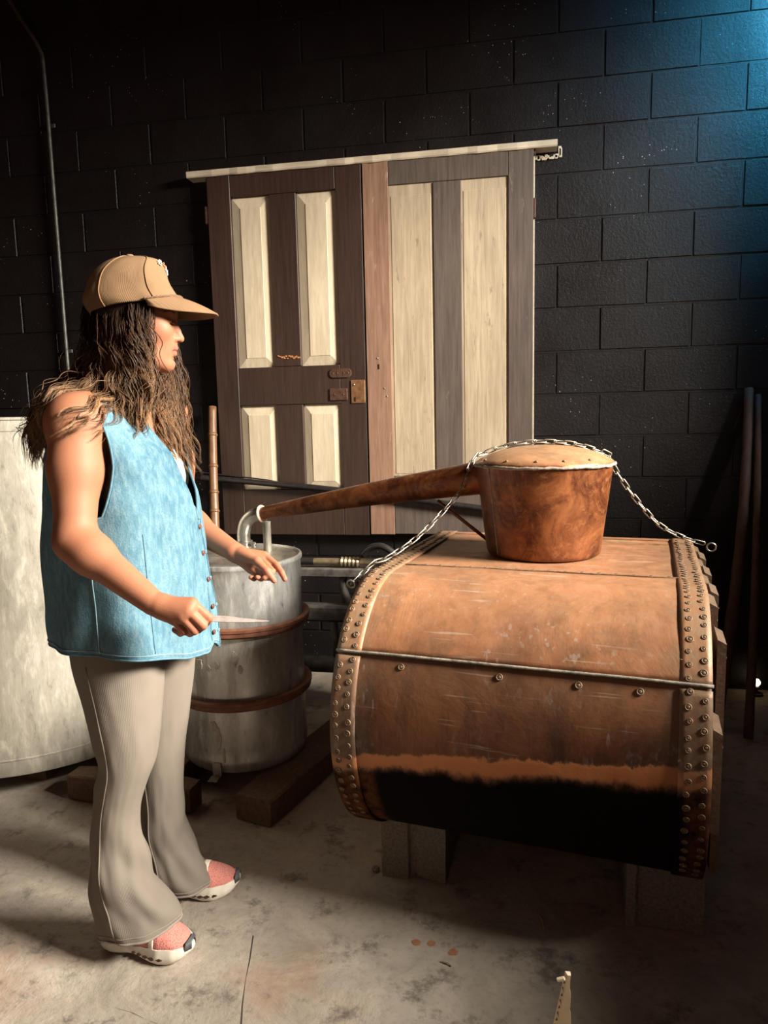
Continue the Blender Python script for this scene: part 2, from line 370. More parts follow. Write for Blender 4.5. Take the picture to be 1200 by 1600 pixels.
# ------------------------------------------------------------------ doors on the wall
DY = 3.58
def piece(parent, name, x0, x1, z0, z1, mat, y0=DY, y1=3.63, bev=.002):
    return MB().box(((x0+x1)/2, (y0+y1)/2-WY, (z0+z1)/2), (x1-x0-.0016, y1-y0, z1-z0-.0016), bev=bev).build(name, mat, parent, origin=None)
def raised_panel(parent, x0, x1, z0, z1, mat, bt=.045, bs=.042, face=DY+.006, edge=DY+.020):
    a = [(x0, z0), (x1, z0), (x1, z1), (x0, z1)]; b = [(x0+bs, z0+bs), (x1-bs, z0+bs), (x1-bs, z1-bt), (x0+bs, z1-bt)]
    mb = MB(); R = [[(x, 3.622-WY, z) for x, z in a], [(x, edge-WY, z) for x, z in a], [(x, face-WY+.002, z) for x, z in b], [(x*1, face-WY, z) for x, z in [(b[0][0]+.002, b[0][1]+.002), (b[1][0]-.002, b[1][1]+.002), (b[2][0]-.002, b[2][1]-.002), (b[3][0]+.002, b[3][1]-.002)]]]
    return mb.rings(R).build('panel', mat, parent)
def screws(parent, pts, r=.004, mat=None):
    for x, z, y in pts:
        MB().lathe([(r, 0), (r, .0015), (r*.6, .003)], (x, y-WY, z), 10, Matrix.Rotation(R_(90), 3, 'X')).build('screw', mat or M_RUSTMETAL, parent)
d1 = thing('door_1', 'dark brown four-panel door with cream panels hung on the black wall', None, (0, WY, 0), kind='structure')
for x0, x1 in ((-1.522, -1.400), (-.864, -.733)): piece(d1, 'stile', x0, x1, .760, 2.586, M_DARKWOOD)
for z0, z1 in ((2.459, 2.586), (1.432, 1.624), (.760, .998)): piece(d1, 'rail', -1.400, -.864, z0, z1, M_DARKWOOD, DY+.0006)
for z0, z1 in ((1.624, 2.459), (.998, 1.432)): piece(d1, 'mullion', -1.200, -1.063, z0, z1, M_DARKWOOD, DY+.0012)
for x0, x1 in ((-1.400, -1.200), (-1.063, -.864)):
    raised_panel(d1, x0, x1, 1.624, 2.459, M_CREAM, .055, .046); raised_panel(d1, x0, x1, .998, 1.432, M_CREAM, .048, .04)
def plate(parent, name, x0, x1, z0, z1, y, mat, rnd, th=.005):
    pts = []; cx, cz = (x0+x1)/2, (z0+z1)/2; hx, hz = (x1-x0)/2, (z1-z0)/2
    for k in range(24):
        a = 2*math.pi*(k+.5)/24; sx, sz = math.copysign(1, math.cos(a)), math.copysign(1, math.sin(a))
        pts.append((cx+sx*(hx-rnd)+rnd*math.cos(a), cz+sz*(hz-rnd)+rnd*math.sin(a)))
    R = [[(x, y-WY, z) for x, z in pts], [(x, y-th-WY, z) for x, z in pts], [(cx+(x-cx)*.93, y-th-.0015-WY, cz+(z-cz)*.93) for x, z in pts]]
    return MB().rings(R).build(name, mat, parent)
h1 = plate(d1, 'strap_plate', -.920, -.805, 1.558, 1.604, DY, M_RUSTMETAL, .021)
h2 = plate(d1, 'latch_plate', -.921, -.828, 1.447, 1.506, DY, M_RUSTMETAL, .004)
h3 = plate(d1, 'lock_plate', -.810, -.738, 1.430, 1.545, DY, M_BRASSY, .004); h3['label'] = 'rust orange lock plate'
screws(d1, [(-.900, 1.581, DY-.0055), (-.878, 1.581, DY-.0055), (-.845, 1.581, DY-.0055), (-.822, 1.581, DY-.0055), (-.895, 1.476, DY-.0055), (-.850, 1.476, DY-.0055)], .005)
screws(d1, [(-.795, 1.522, DY-.0055)], .006, M_CHAIN)
MB().box((-.790, DY-.0065-WY, 1.450), (.007, .003, .020)).build('keyhole', M_BLACK, d1)
MB().box((-1.530, 3.60-WY, 2.384), (.018, .035, .085), bev=.003).build('hinge', M_RUSTMETAL, d1)
M_ORANGE = m_simple('bare_orange_scrape', (.40, .15, .06), (.55, .24, .10), 90, .8)
sc_ = MB(); r9 = random.Random(2)
for k in range(16): sc_.box((-1.185+.0075*k+r9.uniform(-.002, .002), DY-.0002-WY, 1.672+r9.uniform(-.006, .006)-.0004*k), (.006+r9.uniform(0, .004), .003, .004+r9.uniform(0, .005)))
sc_.build('paint_scrape', M_ORANGE, d1)
d2 = thing('door_2', 'weathered two-panel door with long cream panels beside the dark door', None, (0, WY, 0), kind='structure')
piece(d2, 'stile', -.727, -.6015, .765, 2.580, M_TANWOOD, DY-.004)
piece(d2, 'stile', -.036, .080, .772, 2.578, M_GREYWOOD, DY-.003)
piece(d2, 'rail', -.6015, -.036, 2.455, 2.576, M_GREYWOOD, DY-.002); piece(d2, 'rail', -.6015, -.036, .768, 1.064, M_GREYWOOD, DY-.002)
piece(d2, 'mullion', -.388, -.255, 1.064, 2.455, M_GREYWOOD, DY-.001)
for x0, x1 in ((-.6015, -.388), (-.255, -.036)):
    raised_panel(d2, x0, x1, 1.064, 2.455, M_CREAM2, .05, .010, DY+.003, DY+.006)
MB().box((-.666, DY-.0045-WY, 1.606), (.007, .003, .024)).build('keyhole', M_BLACK, d2)
screws(d2, [(-.672, 1.647, DY-.004), (-.64, 1.50, DY-.004), (-.628, 1.46, DY-.004)], .004, M_CHAIN)
MB().box((.0845, 3.60-WY, 2.306), (.012, .03, .090), bev=.003).build('hinge', M_RUSTMETAL, d2)
MB().box((.0835, 3.617-WY, 1.66), (.006, .020, 1.77)).build('edge_strip', M_WHITEPAINT, d2)
lg = thing('trim_1', 'narrow white painted ledge board above the two doors', None, (-.72, WY, 2.58), kind='structure')
b = MB(); n = 40; R = []
for k in range(n+1):
    x = -.90 + 1.806*k/n; e = .0022*math.sin(k*1.7)+.0012*math.sin(k*4.1); w = -.078+e
    R.append([(x, -.003, -.016), (x, w, -.016+e*.6), (x, w-.004, -.010), (x, w-.004, .010), (x, w, .015+e*.4), (x, -.003, .015)])
b.rings(R).build('board', M_WHITEPAINT, lg)
MB().box((.0, -.035, -.028), (1.62, .05, .022), bev=.003).build('batten', M_DARKWOOD, lg)
sm = MB(); r2 = random.Random(5)
for k in range(15): sm.box((.812+.008*k+r2.uniform(-.004, .004), -.0105, -.040+r2.uniform(-.005, .005)+(.02 if k > 12 else 0)), (.014, .006, .010+r2.uniform(0, .012)+(.03 if k > 12 else 0)), bev=.002)
sm.build('paint_smear', M_WHITEPAINT, lg)

# ------------------------------------------------------------------ conduit on the wall
p = catmull([(-2.60, 3.615, 3.60), (-2.50, 3.615, 3.43), (-2.405, 3.615, 3.27), (-2.388, 3.615, 3.13), (-2.386, 3.615, 2.5), (-2.384, 3.615, 1.6), (-2.384, 3.615, .9)], 40)
t = thing('conduit_pipe', 'thin grey conduit pipe bent at the top running down the black wall', 'pipe', (-2.385, 3.615, .9))
MB().tube(p, .0105, 10).build('pipe', M_PIPE, t, True, origin=(-2.385, 3.615, .9))
for z in (2.9, 1.75): MB().box((0, .018, z-.9), (.05, .008, .02), bev=.002).build('strap', M_PIPE, t)

# ------------------------------------------------------------------ left tank and drum on timbers
def timber(c, d, rz, label):
    x, y, z = d; mb = MB(); nn = 8; r3 = random.Random(int(c[0]*1000)); R = []
    for k in range(nn+1):
        xx = -x/2+x*k/nn; j = lambda: r3.uniform(-.0025, .0025); e = .004 if k in (0, nn) else 0; e1 = 0
        yb, zb = y/2-e, z/2-e; ch = .006
        R.append([(xx, -yb, -zb+ch+j()), (xx, -yb+ch, -zb), (xx, yb-ch, -zb), (xx, yb, -zb+ch), (xx, yb+j(), zb-ch), (xx, yb-ch, zb), (xx, -yb+ch, zb), (xx, -yb+j(), zb-ch)])
    o = mb.rings(R).build('timber', M_TIMBER); o.location = c; o.rotation_euler = (0, 0, rz)
    return tag(o, label, 'timber', 'timbers under the tank and drum')
timber((-1.354, 2.252, .049), (.496, .088, .098), R_(-4), 'squared timber lying crosswise behind the legs of the person')
timber((-.762, 2.590, .049), (.86, .150, .098), R_(75), 'squared timber under the steel drum, its sawn end facing forward')
timber((-1.235, 2.62, .049), (.56, .09, .098), R_(88), 'squared timber hidden under the back of the steel drum')
timber((-1.82, 2.72, .049), (.75, .10, .098), R_(90), 'squared timber under the grey sheet-metal tank, its nearer side')
timber((-2.30, 2.72, .049), (.75, .10, .098), R_(90), 'squared timber under the grey sheet-metal tank, its far side')
tk = thing('metal_tank', 'large round grey sheet-metal tank standing behind the person', 'tank', (-2.02, 2.673, .10))
def wob(r, z, n=96, amp=.0025, seed=0.0):
    return [(r+amp*mnoise.noise((3*math.cos(2*math.pi*k/n)+seed, 3*math.sin(2*math.pi*k/n), z*4)) if True else 0, 2*math.pi*k/n, z) for k in range(n)]
def cyl_rings(prof, amp, seed, n=96): return [[(rr*math.cos(a), rr*math.sin(a), zz) for rr, a, zz in wob(r, z, n, amp, seed)] for r, z in prof]
pr_ = [(.530, 0), (.545, .002), (.548, .01)] + [(.548, .06), (.551, .062), (.551, .066), (.548, .068)] + [(.548, .1+.1*k) for k in range(12)] + [(.548, 1.238), (.551, 1.240), (.551, 1.246), (.548, 1.248), (.548, 1.275), (.553, 1.279), (.553, 1.286), (.545, 1.288), (.542, 1.27)]
MB().rings(cyl_rings(pr_, .004, 1.0), True, False).build('body', M_GALV, tk, True, 40)
MB().lathe([(.543, 1.262), (.543, 1.268), (.2, 1.272), (.001, 1.272)], n=64).build('lid', M_GALV, tk, True, 40)
dr = thing('steel_drum', 'ribbed steel drum with two red-brown bands and an elbow pipe on its lid', 'drum', (-1.03, 2.535, .10))
pd = [(.20, .0), (.222, .003), (.230, .012), (.2345, .03), (.2365, .043), (.2345, .05)] + [(.2345, .09+.06*k) for k in range(11)] + [(.2345, .735), (.240, .742), (.2415, .750), (.240, .758), (.232, .760), (.228, .752)]
MB().rings(cyl_rings(pd, .0022, 5.0), True, False).build('body', M_STEEL, dr, True, 40)
lid = MB()
R = []
for r, z in [(.230, .748), (.229, .752), (.20, .7525), (.17, .755), (.13, .753), (.09, .756), (.05, .754), (.001, .754)]:
    R.append([(r*math.cos(a), r*math.sin(a), z+(.0035*mnoise.noise((r*22*math.cos(a), r*22*math.sin(a), 3)) if r < .2 else 0)) for a in [2*math.pi*k/72 for k in range(72)]])
lid.rings(R).build('lid', M_STEELPIPE, dr, True, 50)
for z in (.525, .262):
    R = []
    for r, zz in ((.2355, -.020), (.252, -.021), (.259, -.014), (.259, -.002), (.262, .002), (.262, .012), (.255, .017), (.243, .015), (.2355, .008)):
        R.append([((r+.0012*mnoise.noise((5*math.cos(a), 5*math.sin(a), z*9)))*math.cos(a), (r)*math.sin(a), z+zz+.002*math.sin(a*2+z*9)) for a in [2*math.pi*k/80 for k in range(80)]])
    MB().rings(R, False, False).build('band', M_RUSTBAND, dr, True, 35)
a0 = math.atan2(-.238, -.02); fx, fy = .236*math.cos(a0), .236*math.sin(a0)
tb = MB().box((fx, fy-.003, .022), (.034, .006, .05), bev=.0015).box((fx-.004, fy-.02, -.004), (.034, .045, .005), bev=.0015); tb.build('foot_tab', M_STEELPIPE, dr)
M_PEEL = m_simple('pale_paint_patch', (.52, .48, .40), (.70, .66, .57), 60, .7, 0, .5)
for (a_, z_, w_, h_) in ((-108, .405, .016, .024), (-98, .395, .008, .012), (-90, .41, .007, .018), (-74, .43, .012, .03), (-70, .39, .010, .016), (-92, .135, .012, .042), (-96, .18, .016, .022), (-88, .075, .006, .03)):
    q_ = []; rs_ = random.Random(int(a_*7)); c_ = R_(a_)
    for k in range(16):
        t_ = 2*math.pi*k/16; rr_ = rs_.uniform(.7, 1.15); q_.append((c_+w_*rr_*math.cos(t_)/.2355, z_+h_*rr_*math.sin(t_)))
    MB().rings([[(r_*math.cos(c_+(x-c_)*s_), r_*math.sin(c_+(x-c_)*s_), z_+(z-z_)*s_) for x, z in q_] for r_, s_ in ((.2350, 1.), (.2372, .96), (.2374, .5))], False, True).build('paint_patch', M_PEEL, dr)
# elbow on the lid
E0 = Vector((-1.035, 2.62, 0)) - Vector((-1.03, 2.535, .10)); AE = Vector((-.957, 2.610, 1.003)) - Vector((-1.03, 2.535, .10)); AD = (Vector((-.957, 2.610, 1.003))-Vector((-.08, 2.385, 1.158))).normalized()
ep = catmull([(E0.x, E0.y, .752), (E0.x, E0.y, .80), (E0.x+.002, E0.y, .835), (E0.x+.016, E0.y-.002, .872), (E0.x+.044, E0.y-.006, .896), (AE.x+AD.x*.006, AE.y+AD.y*.006, AE.z+AD.z*.006)], 26)
MB().tube(ep, .0255, 20).build('elbow_pipe', M_STEELPIPE, dr, True)
cl = MB().lathe([(.027, .772), (.034, .772), (.034, .796), (.027, .796)], (E0.x, E0.y, 0), 28); cl.build('clamp', M_STEELPIPE, dr, True, 40)
MB().tube([(E0.x+.030, E0.y-.02, .784), (E0.x+.06, E0.y-.02, .784)], .005, 8).lathe([(.011, .774), (.011, .794)], (E0.x+.045, E0.y-.02, 0), 6).build('clamp_bolt', M_STEELPIPE, dr)
MB().lathe([(.0155, .752), (.0155, .868), (.012, .868)], (AE.x+.008, AE.y+.035, 0), 20).build('standpipe', M_GALV, dr, True, 40)
MB().box((E0.x+.02, E0.y, .900), (.035, .012, .006), rot=Matrix.Rotation(R_(-25), 3, 'Y'), bev=.001).build('clamp_tab', M_STEELPIPE, dr)

# ------------------------------------------------------------------ copper still: body
VA = R_(-9.93); VO = Vector((.03, 1.969, 0)); VL = .448; VR, VZ, ZC = .321, .358, .548
vs = thing('copper_still_body', 'big rounded riveted copper still body resting on concrete blocks', 'still', VO, VA)
FLAT = .75
def vprof(s):
    """s: -90..90 deg on the front arc (90 = top), >90: along the flat top in metres*100 past it -> (u, z, nu, nz)"""
    if s <= 90:
        a = R_(s); nu, nz = -math.cos(a)/VR, math.sin(a)/VZ; l = math.hypot(nu, nz)
        return -VR*math.cos(a), ZC+VZ*math.sin(a), nu/l, nz/l
    return (s-90)/100, ZC+VZ, 0., 1.
def sheet(x0, x1, S, off, amp, seed, nx=44, th=.004):
    top = []; 
    for s in S:
        u, z, nu, nz = vprof(s); row = []
        for i in range(nx+1):
            x = x0+(x1-x0)*i/nx
            d = off + amp*(mnoise.noise((x*3.1+seed, u*3, z*3.3)) + .5*mnoise.noise((x*8+seed, u*8, z*8)))
            row.append((x, u+nu*d, z+nz*d))
        top.append(row)
    return MB().grid(top)
def fr(a, b, n): return [a+(b-a)*k/n for k in range(n+1)]
# closed inner body (stadium) so nothing is hollow
R = []
prof = [vprof(s)[:2] for s in fr(-90, 90, 36)] + [(FLAT-VR*0+VR*math.sin(R_(a)), ZC+VZ*math.cos(R_(a))) for a in fr(0, 180, 24)]
for x in (-VL+.003, VL-.003): R.append([(x, FLAT*0+(u if k <= 36 else u), z) for k, (u, z) in enumerate(prof)])
MB().rings(R).build('inner_shell', M_VESSEL, vs, True, 30)
SEAM = 37.
def solid(o, th, off=-1):
    md = o.modifiers.new('thickness', 'SOLIDIFY'); md.thickness = th; md.offset = off; return o
solid(sheet(-VL, VL, fr(-90, SEAM+1, 34), .003, .0025, 1).build('lower_sheet', M_VESSELD, vs, True), .003)
solid(sheet(-VL, VL, fr(SEAM-2.5, 90, 18)+fr(91, 100.5, 3), .0075, .0035, 4).build('front_sheet', M_VESSEL, vs, True), .004)
solid(sheet(-VL, VL, fr(99, 163, 14), .0035, .002, 8).build('top_sheet', M_VESSEL, vs, True), .003)
solid(sheet(-VL, VL, fr(161.5, 165, 3), .006, .0, 9).build('back_strip', M_VESSEL, vs, True), .003)
for sx in (-1, 1):
    x0, x1 = (-VL-.002, -VL+.066) if sx < 0 else (VL-.066, VL+.002)
    solid(sheet(x0, x1, fr(SEAM-3, 90, 20)+fr(91, 164, 30), .0105, .0022, 12+sx, 5).build('end_band', M_VESSEL, vs, True), .004)
    solid(sheet(x0, x1, fr(-80, SEAM-4, 44), .0100, .0022, 12+sx, 5).build('end_band', M_VESSELD, vs, True), .004)
# folded lip along the seam
u, z, nu, nz = vprof(SEAM-2.2)
MB().tube([(x, u+nu*.012, z+nz*.012+.0015*mnoise.noise((x*6, 2, 0))) for x in fr(-VL-.002, VL+.004, 40)], .0040, 8).build('seam_lip', M_SOLDER, vs, True)
u, z, nu, nz = vprof(100)
MB().tube([(x, .100+.0015*math.sin(x*31), z+.0085) for x in fr(-VL, VL, 40)], .0026, 6).build('top_seam', M_RIVET, vs, True)
# rivets: a ring washer round a domed shank
rm = MB(); rm.tube([(.0078*math.cos(a), .0078*math.sin(a), .0) for a in [2*math.pi*k/14 for k in range(14)]], .0023, 5, closed=True)
rm.lathe([(.0054, -.001), (.0046, .0014), (.003, .0020), (.0005, .0022)], n=10)
rme = rm.mesh('rivet', M_RIVET, True)
def put_rivet(x, s, off, sc=1.0):
    u, z, nu, nz = vprof(s); q = Vector((0, nu, nz)).to_track_quat('Z', 'X')
    o = inst('rivet', rme, vs, (x, u+nu*off, z+nz*off)); o.rotation_mode = 'QUATERNION'; o.rotation_quaternion = q; o.scale = (sc,)*3
rr = random.Random(3)
for sx in (-1, 1):
    for row, xx in ((0, VL-.014), (1, VL-.046)):
        s = -46.+row*2.9
        while s < 160:
            if not (SEAM-4 < s < SEAM-1):
                put_rivet(sx*(xx+rr.uniform(-.003, .003)), s+rr.uniform(-.6, .6), .0116, rr.uniform(.62, .88))
            s += 5.0 if s < 84 else 3.0
for x in (-.02, .165, .30, -.27): put_rivet(x, SEAM-6.5, .0050, .9)
for k in range(17): put_rivet(-.37+.046*k, 102.6, .0060, .55)
# planks nailed over the end
for k in range(9):
    u0 = -.300+.118*k; u1 = u0+.112; um = u0
    def zt(u): return ZC+VZ*math.sqrt(max(0, 1-(u/VR)**2)) if u < 0 else ZC+VZ
    def zb(u): return ZC-VZ*math.sqrt(max(0, 1-(u/VR)**2)) if u < 0 else ZC-VZ
    top = zt(u0)-.006 if u0 < 0 else ZC+VZ-.012; bot = max(zb(u0)+.01, .20)
    x0 = VL+.004+(.012 if k % 2 else .0)
    pk = MB(); pk.rings([[(x0, u0, bot), (x0+.019, u0, bot), (x0+.019, u1, bot), (x0, u1, bot)], [(x0, u0, top), (x0+.019, u0, top-.010), (x0+.019, u1, top-.010), (x0, u1, top)]])
    o = pk.build('end_plank', M_TIMBER, vs)
    MB().lathe([(.004, 0), (.004, .002), (.001, .004)], (x0+.019, u0+.03, top-.05), 8, Matrix.Rotation(R_(90), 3, 'Y')).build('nail', M_CHAIN, o)
# concrete blocks
def cblock(c, rz, label, chipped):
    b = thing('concrete_block', label, 'concrete block', c, rz, 'concrete blocks under the still')
    w, l, h = .192, .392, .184; g = .010; mb = MB()
    if chipped:   # grooved end
        pr = [(-w/2, 0), (-g-.006, 0), (-g, .012), (g-.004, .012), (g+.002, 0), (w/2, 0), (w/2, l), (-w/2, l)]
    else:         # end with flanges at both sides
        pr = [(-w/2, 0), (-w/2+.024, 0), (-w/2+.032, .009), (w/2-.034, .009), (w/2-.022, 0), (w/2, 0), (w/2, l), (-w/2, l)]
    zs = fr(0, h, 8); R = []
    for zi, z in enumerate(zs):
        ring = []
        for k, (x, y) in enumerate(pr):
            jx = .0022*mnoise.noise((x*40+c[0]*9, z*40, 1)); zz = z
            if zi == 0: zz = .004 if not chipped else (.018 if k in (3, 4) else 0.0)
            if zi == 0 and k in (0, 5): zz = 0
            ring.append((x+jx, y+.0018*mnoise.noise((x*50, z*60, 4+c[0])), zz))
        R.append(ring)
    mb.rings(R); mb.build('body', M_BLOCK, b)
    return b
cblock((-.295, 1.956, 0), R_(-4.5), 'rough concrete block with a centre groove under the corner of the still nearer the drum', True)
cblock((.385, 1.841, 0), R_(-4.5), 'rough concrete block with flanged end under the planked end of the still', False)

# ------------------------------------------------------------------ still head
PC = Vector((.088, 2.365, ZC+VZ+.006))
hd = thing('still_head', 'bucket-shaped copper still head with a domed lid and long tapered arm', 'still head', PC)
R = []; n = 72
for r, z in [(.150, 0), (.170, .0005), (.177, .005), (.180, .014)] + [(.181+.034*k/12, .02+.268*k/12) for k in range(13)]:
    R.append([((r+.0018*mnoise.noise((4*math.cos(a), 4*math.sin(a), z*9)))*math.cos(a), (r+.0018*mnoise.noise((4*math.cos(a), 4*math.sin(a), z*9)))*math.sin(a), z) for a in [2*math.pi*k/n for k in range(n)]])
MB().rings(R).build('body', M_HEAD, hd, True, 50)
dm = [(.2165, .284), (.2175, .292), (.214, .298), (.200, .307), (.170, .321), (.130, .334), (.09, .342), (.045, .347), (.001, .3485)]
MB().lathe(dm, n=n).build('dome', mat_copper_head('dusty_orange_copper', 1.35), hd, True, 60)
sol = []; r4 = random.Random(8)
for k in range(110):
    a = 2*math.pi*k/110; w = .0008*r4.random()
    sol.append(((.2175+w)*math.cos(a), (.2175+w)*math.sin(a), .288+.0035*mnoise.noise((7*math.cos(a), 7*math.sin(a), 2))))
MB().tube(sol, [.0035+.0028*r4.random() for _ in sol], 7, closed=True).build('solder_rim', M_SOLDER, hd, True)
a = R_(218)
MB().tube([((.180+.034*k/10)*math.cos(a)+.0, (.180+.034*k/10)*math.sin(a), .012+.272*k/10) for k in range(11)], .0022, 6).build('side_seam', M_SOLDER, hd, True)
nm = MB().lathe([(.005, 0), (.0045, .003), (.001, .0045)], n=10).mesh('rivet', M_RIVET, True)
for a in (205, 235, 262, 285, 310): inst('rivet', nm, hd, (.200*math.cos(R_(a)), .200*math.sin(R_(a)), .3065), (0, R_(22), R_(a)))
A0 = Vector((-.085, 2.385, 1.158))-PC; A1 = Vector((-.957, 2.610, 1.003))-PC; ap = []; ar = []
for k in range(31):
    f = k/30; q = A0.lerp(A1, f); q.z += .006*math.sin(f*math.pi); ap.append(q); ar.append(.056*(1-f)+.0235*f)
MB().tube(ap, ar, 28).build('arm', M_ARM, hd, True, 60)
tdir = (A0-A1).normalized(); Q = tdir.to_track_quat('Z', 'Y').to_matrix()
MB().lathe([(.0235, -.002), (.033, -.003), (.0345, .0), (.033, .0035), (.0235, .004)], A1+tdir*.004, 32, Q).build('arm_flange', m_simple('pale_pink_flange', (.42, .27, .19), (.58, .42, .32), 40, .5, .1), hd, True)
MB().tube([Vector((-.262, 2.45, 1.072))-PC, Vector((-.075, 2.435, .925))-PC], .006, 8).build('brace_rod', M_ARM, hd, True)
sm = MB().tube([q+Vector((0, -.0, 1))*r_ for q, r_ in zip(ap, ar)], .0018, 5).build('arm_seam', M_SOLDER, hd, True)

# ------------------------------------------------------------------ chain over the head
ZT = ZC+VZ
def dome_z(x, y):
    r = math.hypot(x-PC.x, y-PC.y); rs, zs = zip(*[(d[0], d[1]) for d in dm[::-1]])
    return PC.z+float(np.interp(r, rs, zs))
CP = [(-.458, 2.016, .890), (-.412, 2.058, .933), (-.375, 2.085, .944), (-.30, 2.15, .990), (-.235, 2.21, 1.050), (-.17, 2.275, 1.125), (-.148, 2.315, 1.185), (-.125, 2.345, 1.228)]
for x in (-.10, -.07, 0, .06, .12, .18, .23, .27): y = 2.37+.20*(x+.09); CP.append((x, y, dome_z(x, y)+.0105))
CP += [(.297, 2.458, 1.222), (.322, 2.475, 1.172), (.39, 2.50, 1.075), (.47, 2.515, .985), (.55, 2.52, .939), (.622, 2.52, .916)]
cp = catmull(CP, 400); seg = np.linalg.norm(np.diff(cp, axis=0), axis=1); cum = np.concatenate([[0], np.cumsum(seg)])
ch = thing('steel_chain', 'steel link chain draped over the copper still head', 'chain', CP[0])
lk = MB(); pl = []; Lh, W = .0135, .0070
for k in range(20):
    a = 2*math.pi*k/20; pl.append((math.copysign(Lh, math.cos(a))*(1 if abs(math.cos(a)) > .01 else 0)+W*math.cos(a), W*math.sin(a), 0))
lk.tube(pl, .0022, 6, closed=True); lme = lk.mesh('link', M_CHAIN, True)
pitch = .0325; nl = int(cum[-1]/pitch)
for k in range(nl+1):
    d = k*pitch; q = np.array([np.interp(d, cum, cp[:, j]) for j in range(3)]); e = np.array([np.interp(min(d+.01, cum[-1]), cum, cp[:, j]) for j in range(3)]) - np.array([np.interp(max(d-.01, 0), cum, cp[:, j]) for j in range(3)])
    t = Vector(e).normalized(); yv = Vector((0, 0, 1)).cross(t).normalized(); zv = t.cross(yv)
    Mx = Matrix((t, yv, zv)).transposed(); Mx = Mx@Matrix.Rotation(R_(28 if k % 2 else -62), 3, 'X')
    o = inst('link', lme, ch, Vector(q)-Vector(CP[0])); o.rotation_mode = 'QUATERNION'; o.rotation_quaternion = Mx.to_quaternion()
def ring(name, c, nrm, r=.011):
    Q = Vector(nrm).to_track_quat('Z', 'Y').to_matrix()
    MB().tube([Vector(c)-Vector(CP[0])+Q@Vector((r*math.cos(2*math.pi*k/18), r*math.sin(2*math.pi*k/18), 0)) for k in range(18)], .003, 6, closed=True).build(name, M_CHAIN, ch, True)
ring('end_ring', (-.470, 2.006, .880), (.2, 1, .3), .012); ring('end_ring', (.640, 2.52, .906), (.1, 1, .1), .014)

# ------------------------------------------------------------------ dark rack and pipes behind the drum
rk = thing('steel_rack', 'dark sooty steel rack of rails behind the drum', 'rack', (-.80, 3.12, 0))
for z, r in ((.235, .040),): MB().tube([(-.55, 0, z), (.42, 0, z)], r, 14).build('rail', M_BLACKSTEEL, rk, True, 40)
MB().box((-.06, 0, .480), (.97, .07, .078), bev=.012).build('rail', M_BLACKSTEEL, rk)
MB().box((-.06, 0, .672), (.97, .09, .042), bev=.006).build('rail', M_BLACKSTEEL, rk)
for x in (-.50, .38): MB().box((x, .055, .36), (.05, .05, .72), bev=.004).build('post', M_BLACKSTEEL, rk)
MB().tube([(.035, 0, .66), (.030, .0, .60), (.050, -.005, .53)], [.020, .018, .022], 10).build('strut', M_BLACKSTEEL, rk, True)
MB().tube([(-.025, 0, .46), (-.010, -.0, .37), (.005, -.003, .28)], [.022, .019, .030], 10).build('strut', M_BLACKSTEEL, rk, True)
bp = thing('brass_pipe', 'dull brass pipe with a ribbed coupling lying on the dark rack', 'pipe', (-.78, 3.10, .7195))
MB().tube([(-.30, 0, 0), (-.115, 0, 0)], .017, 14).build('black_end', M_BLACK, bp, True, 40)
MB().tube([(-.12, 0, 0), (.235, 0, 0)], .0165, 16).build('pipe', M_BRASS, bp, True, 40)
cpl = MB(); Qx = Matrix.Rotation(R_(90), 3, 'Y'); prf = []
for k in range(9): prf += [(.0185 if k % 2 else .0235, -.036+.009*k)]
cpl.lathe([(.0165, -.045)]+prf+[(.0165, .045)], (.05, 0, 0), 20, Qx).build('coupling', M_BRASS, bp, True, 35)
hs = thing('black_hose', 'black rubber hose looping over the brass pipe end', 'hose', (-.60, 3.06, .69))
hp = catmull([(-.07, .02, .062), (-.03, .01, .098), (.02, 0, .110), (.07, -.005, .085), (.11, -.01, .035), (.15, 0, -.10), (.17, 0, -.4), (.18, 0, -.675)], 30)
MB().tube(hp, .015, 12).build('tube', M_BLACK, hs, True)

# ------------------------------------------------------------------ rods and poles
o = MB().tube(catmull([(-1.74, 3.548, 1.075), (-1.2, 3.548, 1.028), (-.829, 3.548, .99), (-.176, 3.548, .905), (-.02, 3.548, .885)], 30), .0155, 12).build('black_rod', M_BLACK, None, True, origin=(-1.74, 3.548, 1.075), loc=(-1.74, 3.548, 1.075))
tag(o, 'long black rod slanting across the bottom of both doors', 'rod')
o = MB().tube(catmull([(-1.66, 3.5755, 1.095), (-1.499, 3.5755, 1.075), (-1.25, 3.5755, 1.045), (-1.039, 3.5755, .995), (-.95, 3.5755, .965)], 24), .0035, 8).build('thin_cable', M_BLACK, None, True, origin=(-1.66, 3.5755, 1.095), loc=(-1.66, 3.5755, 1.095))
tag(o, 'thin black cable running just above the long rod on the dark door', 'cable')
bb = thing('bamboo_pole', 'brown jointed cane pole leaning on the wall behind the person', 'pole', (-1.405, 3.10, 0))
P0, P1 = Vector((0, 0, 0)), Vector((-.135, .47, 1.43)); path = []; rad = []
for k in range(61):
    f = k/60; q = P0.lerp(P1, f); q.x += .008*math.sin(f*5); path.append(q); rad.append(.0245-.003*f)
MB().tube(path, rad, 14).build('cane', M_BAMBOO, bb, True)
for f in (.12, .25, .37, .47, .555, .635, .70, .79, .90):
    q = P0.lerp(P1, f); q.x += .008*math.sin(f*5); Qd = (P1-P0).to_track_quat('Z', 'Y').to_matrix()
    MB().lathe([(.0225, -.009), (.0262, -.003), (.0262, .003), (.0225, .009)], q, 16, Qd).build('joint', M_BAMBOO, bb, True)
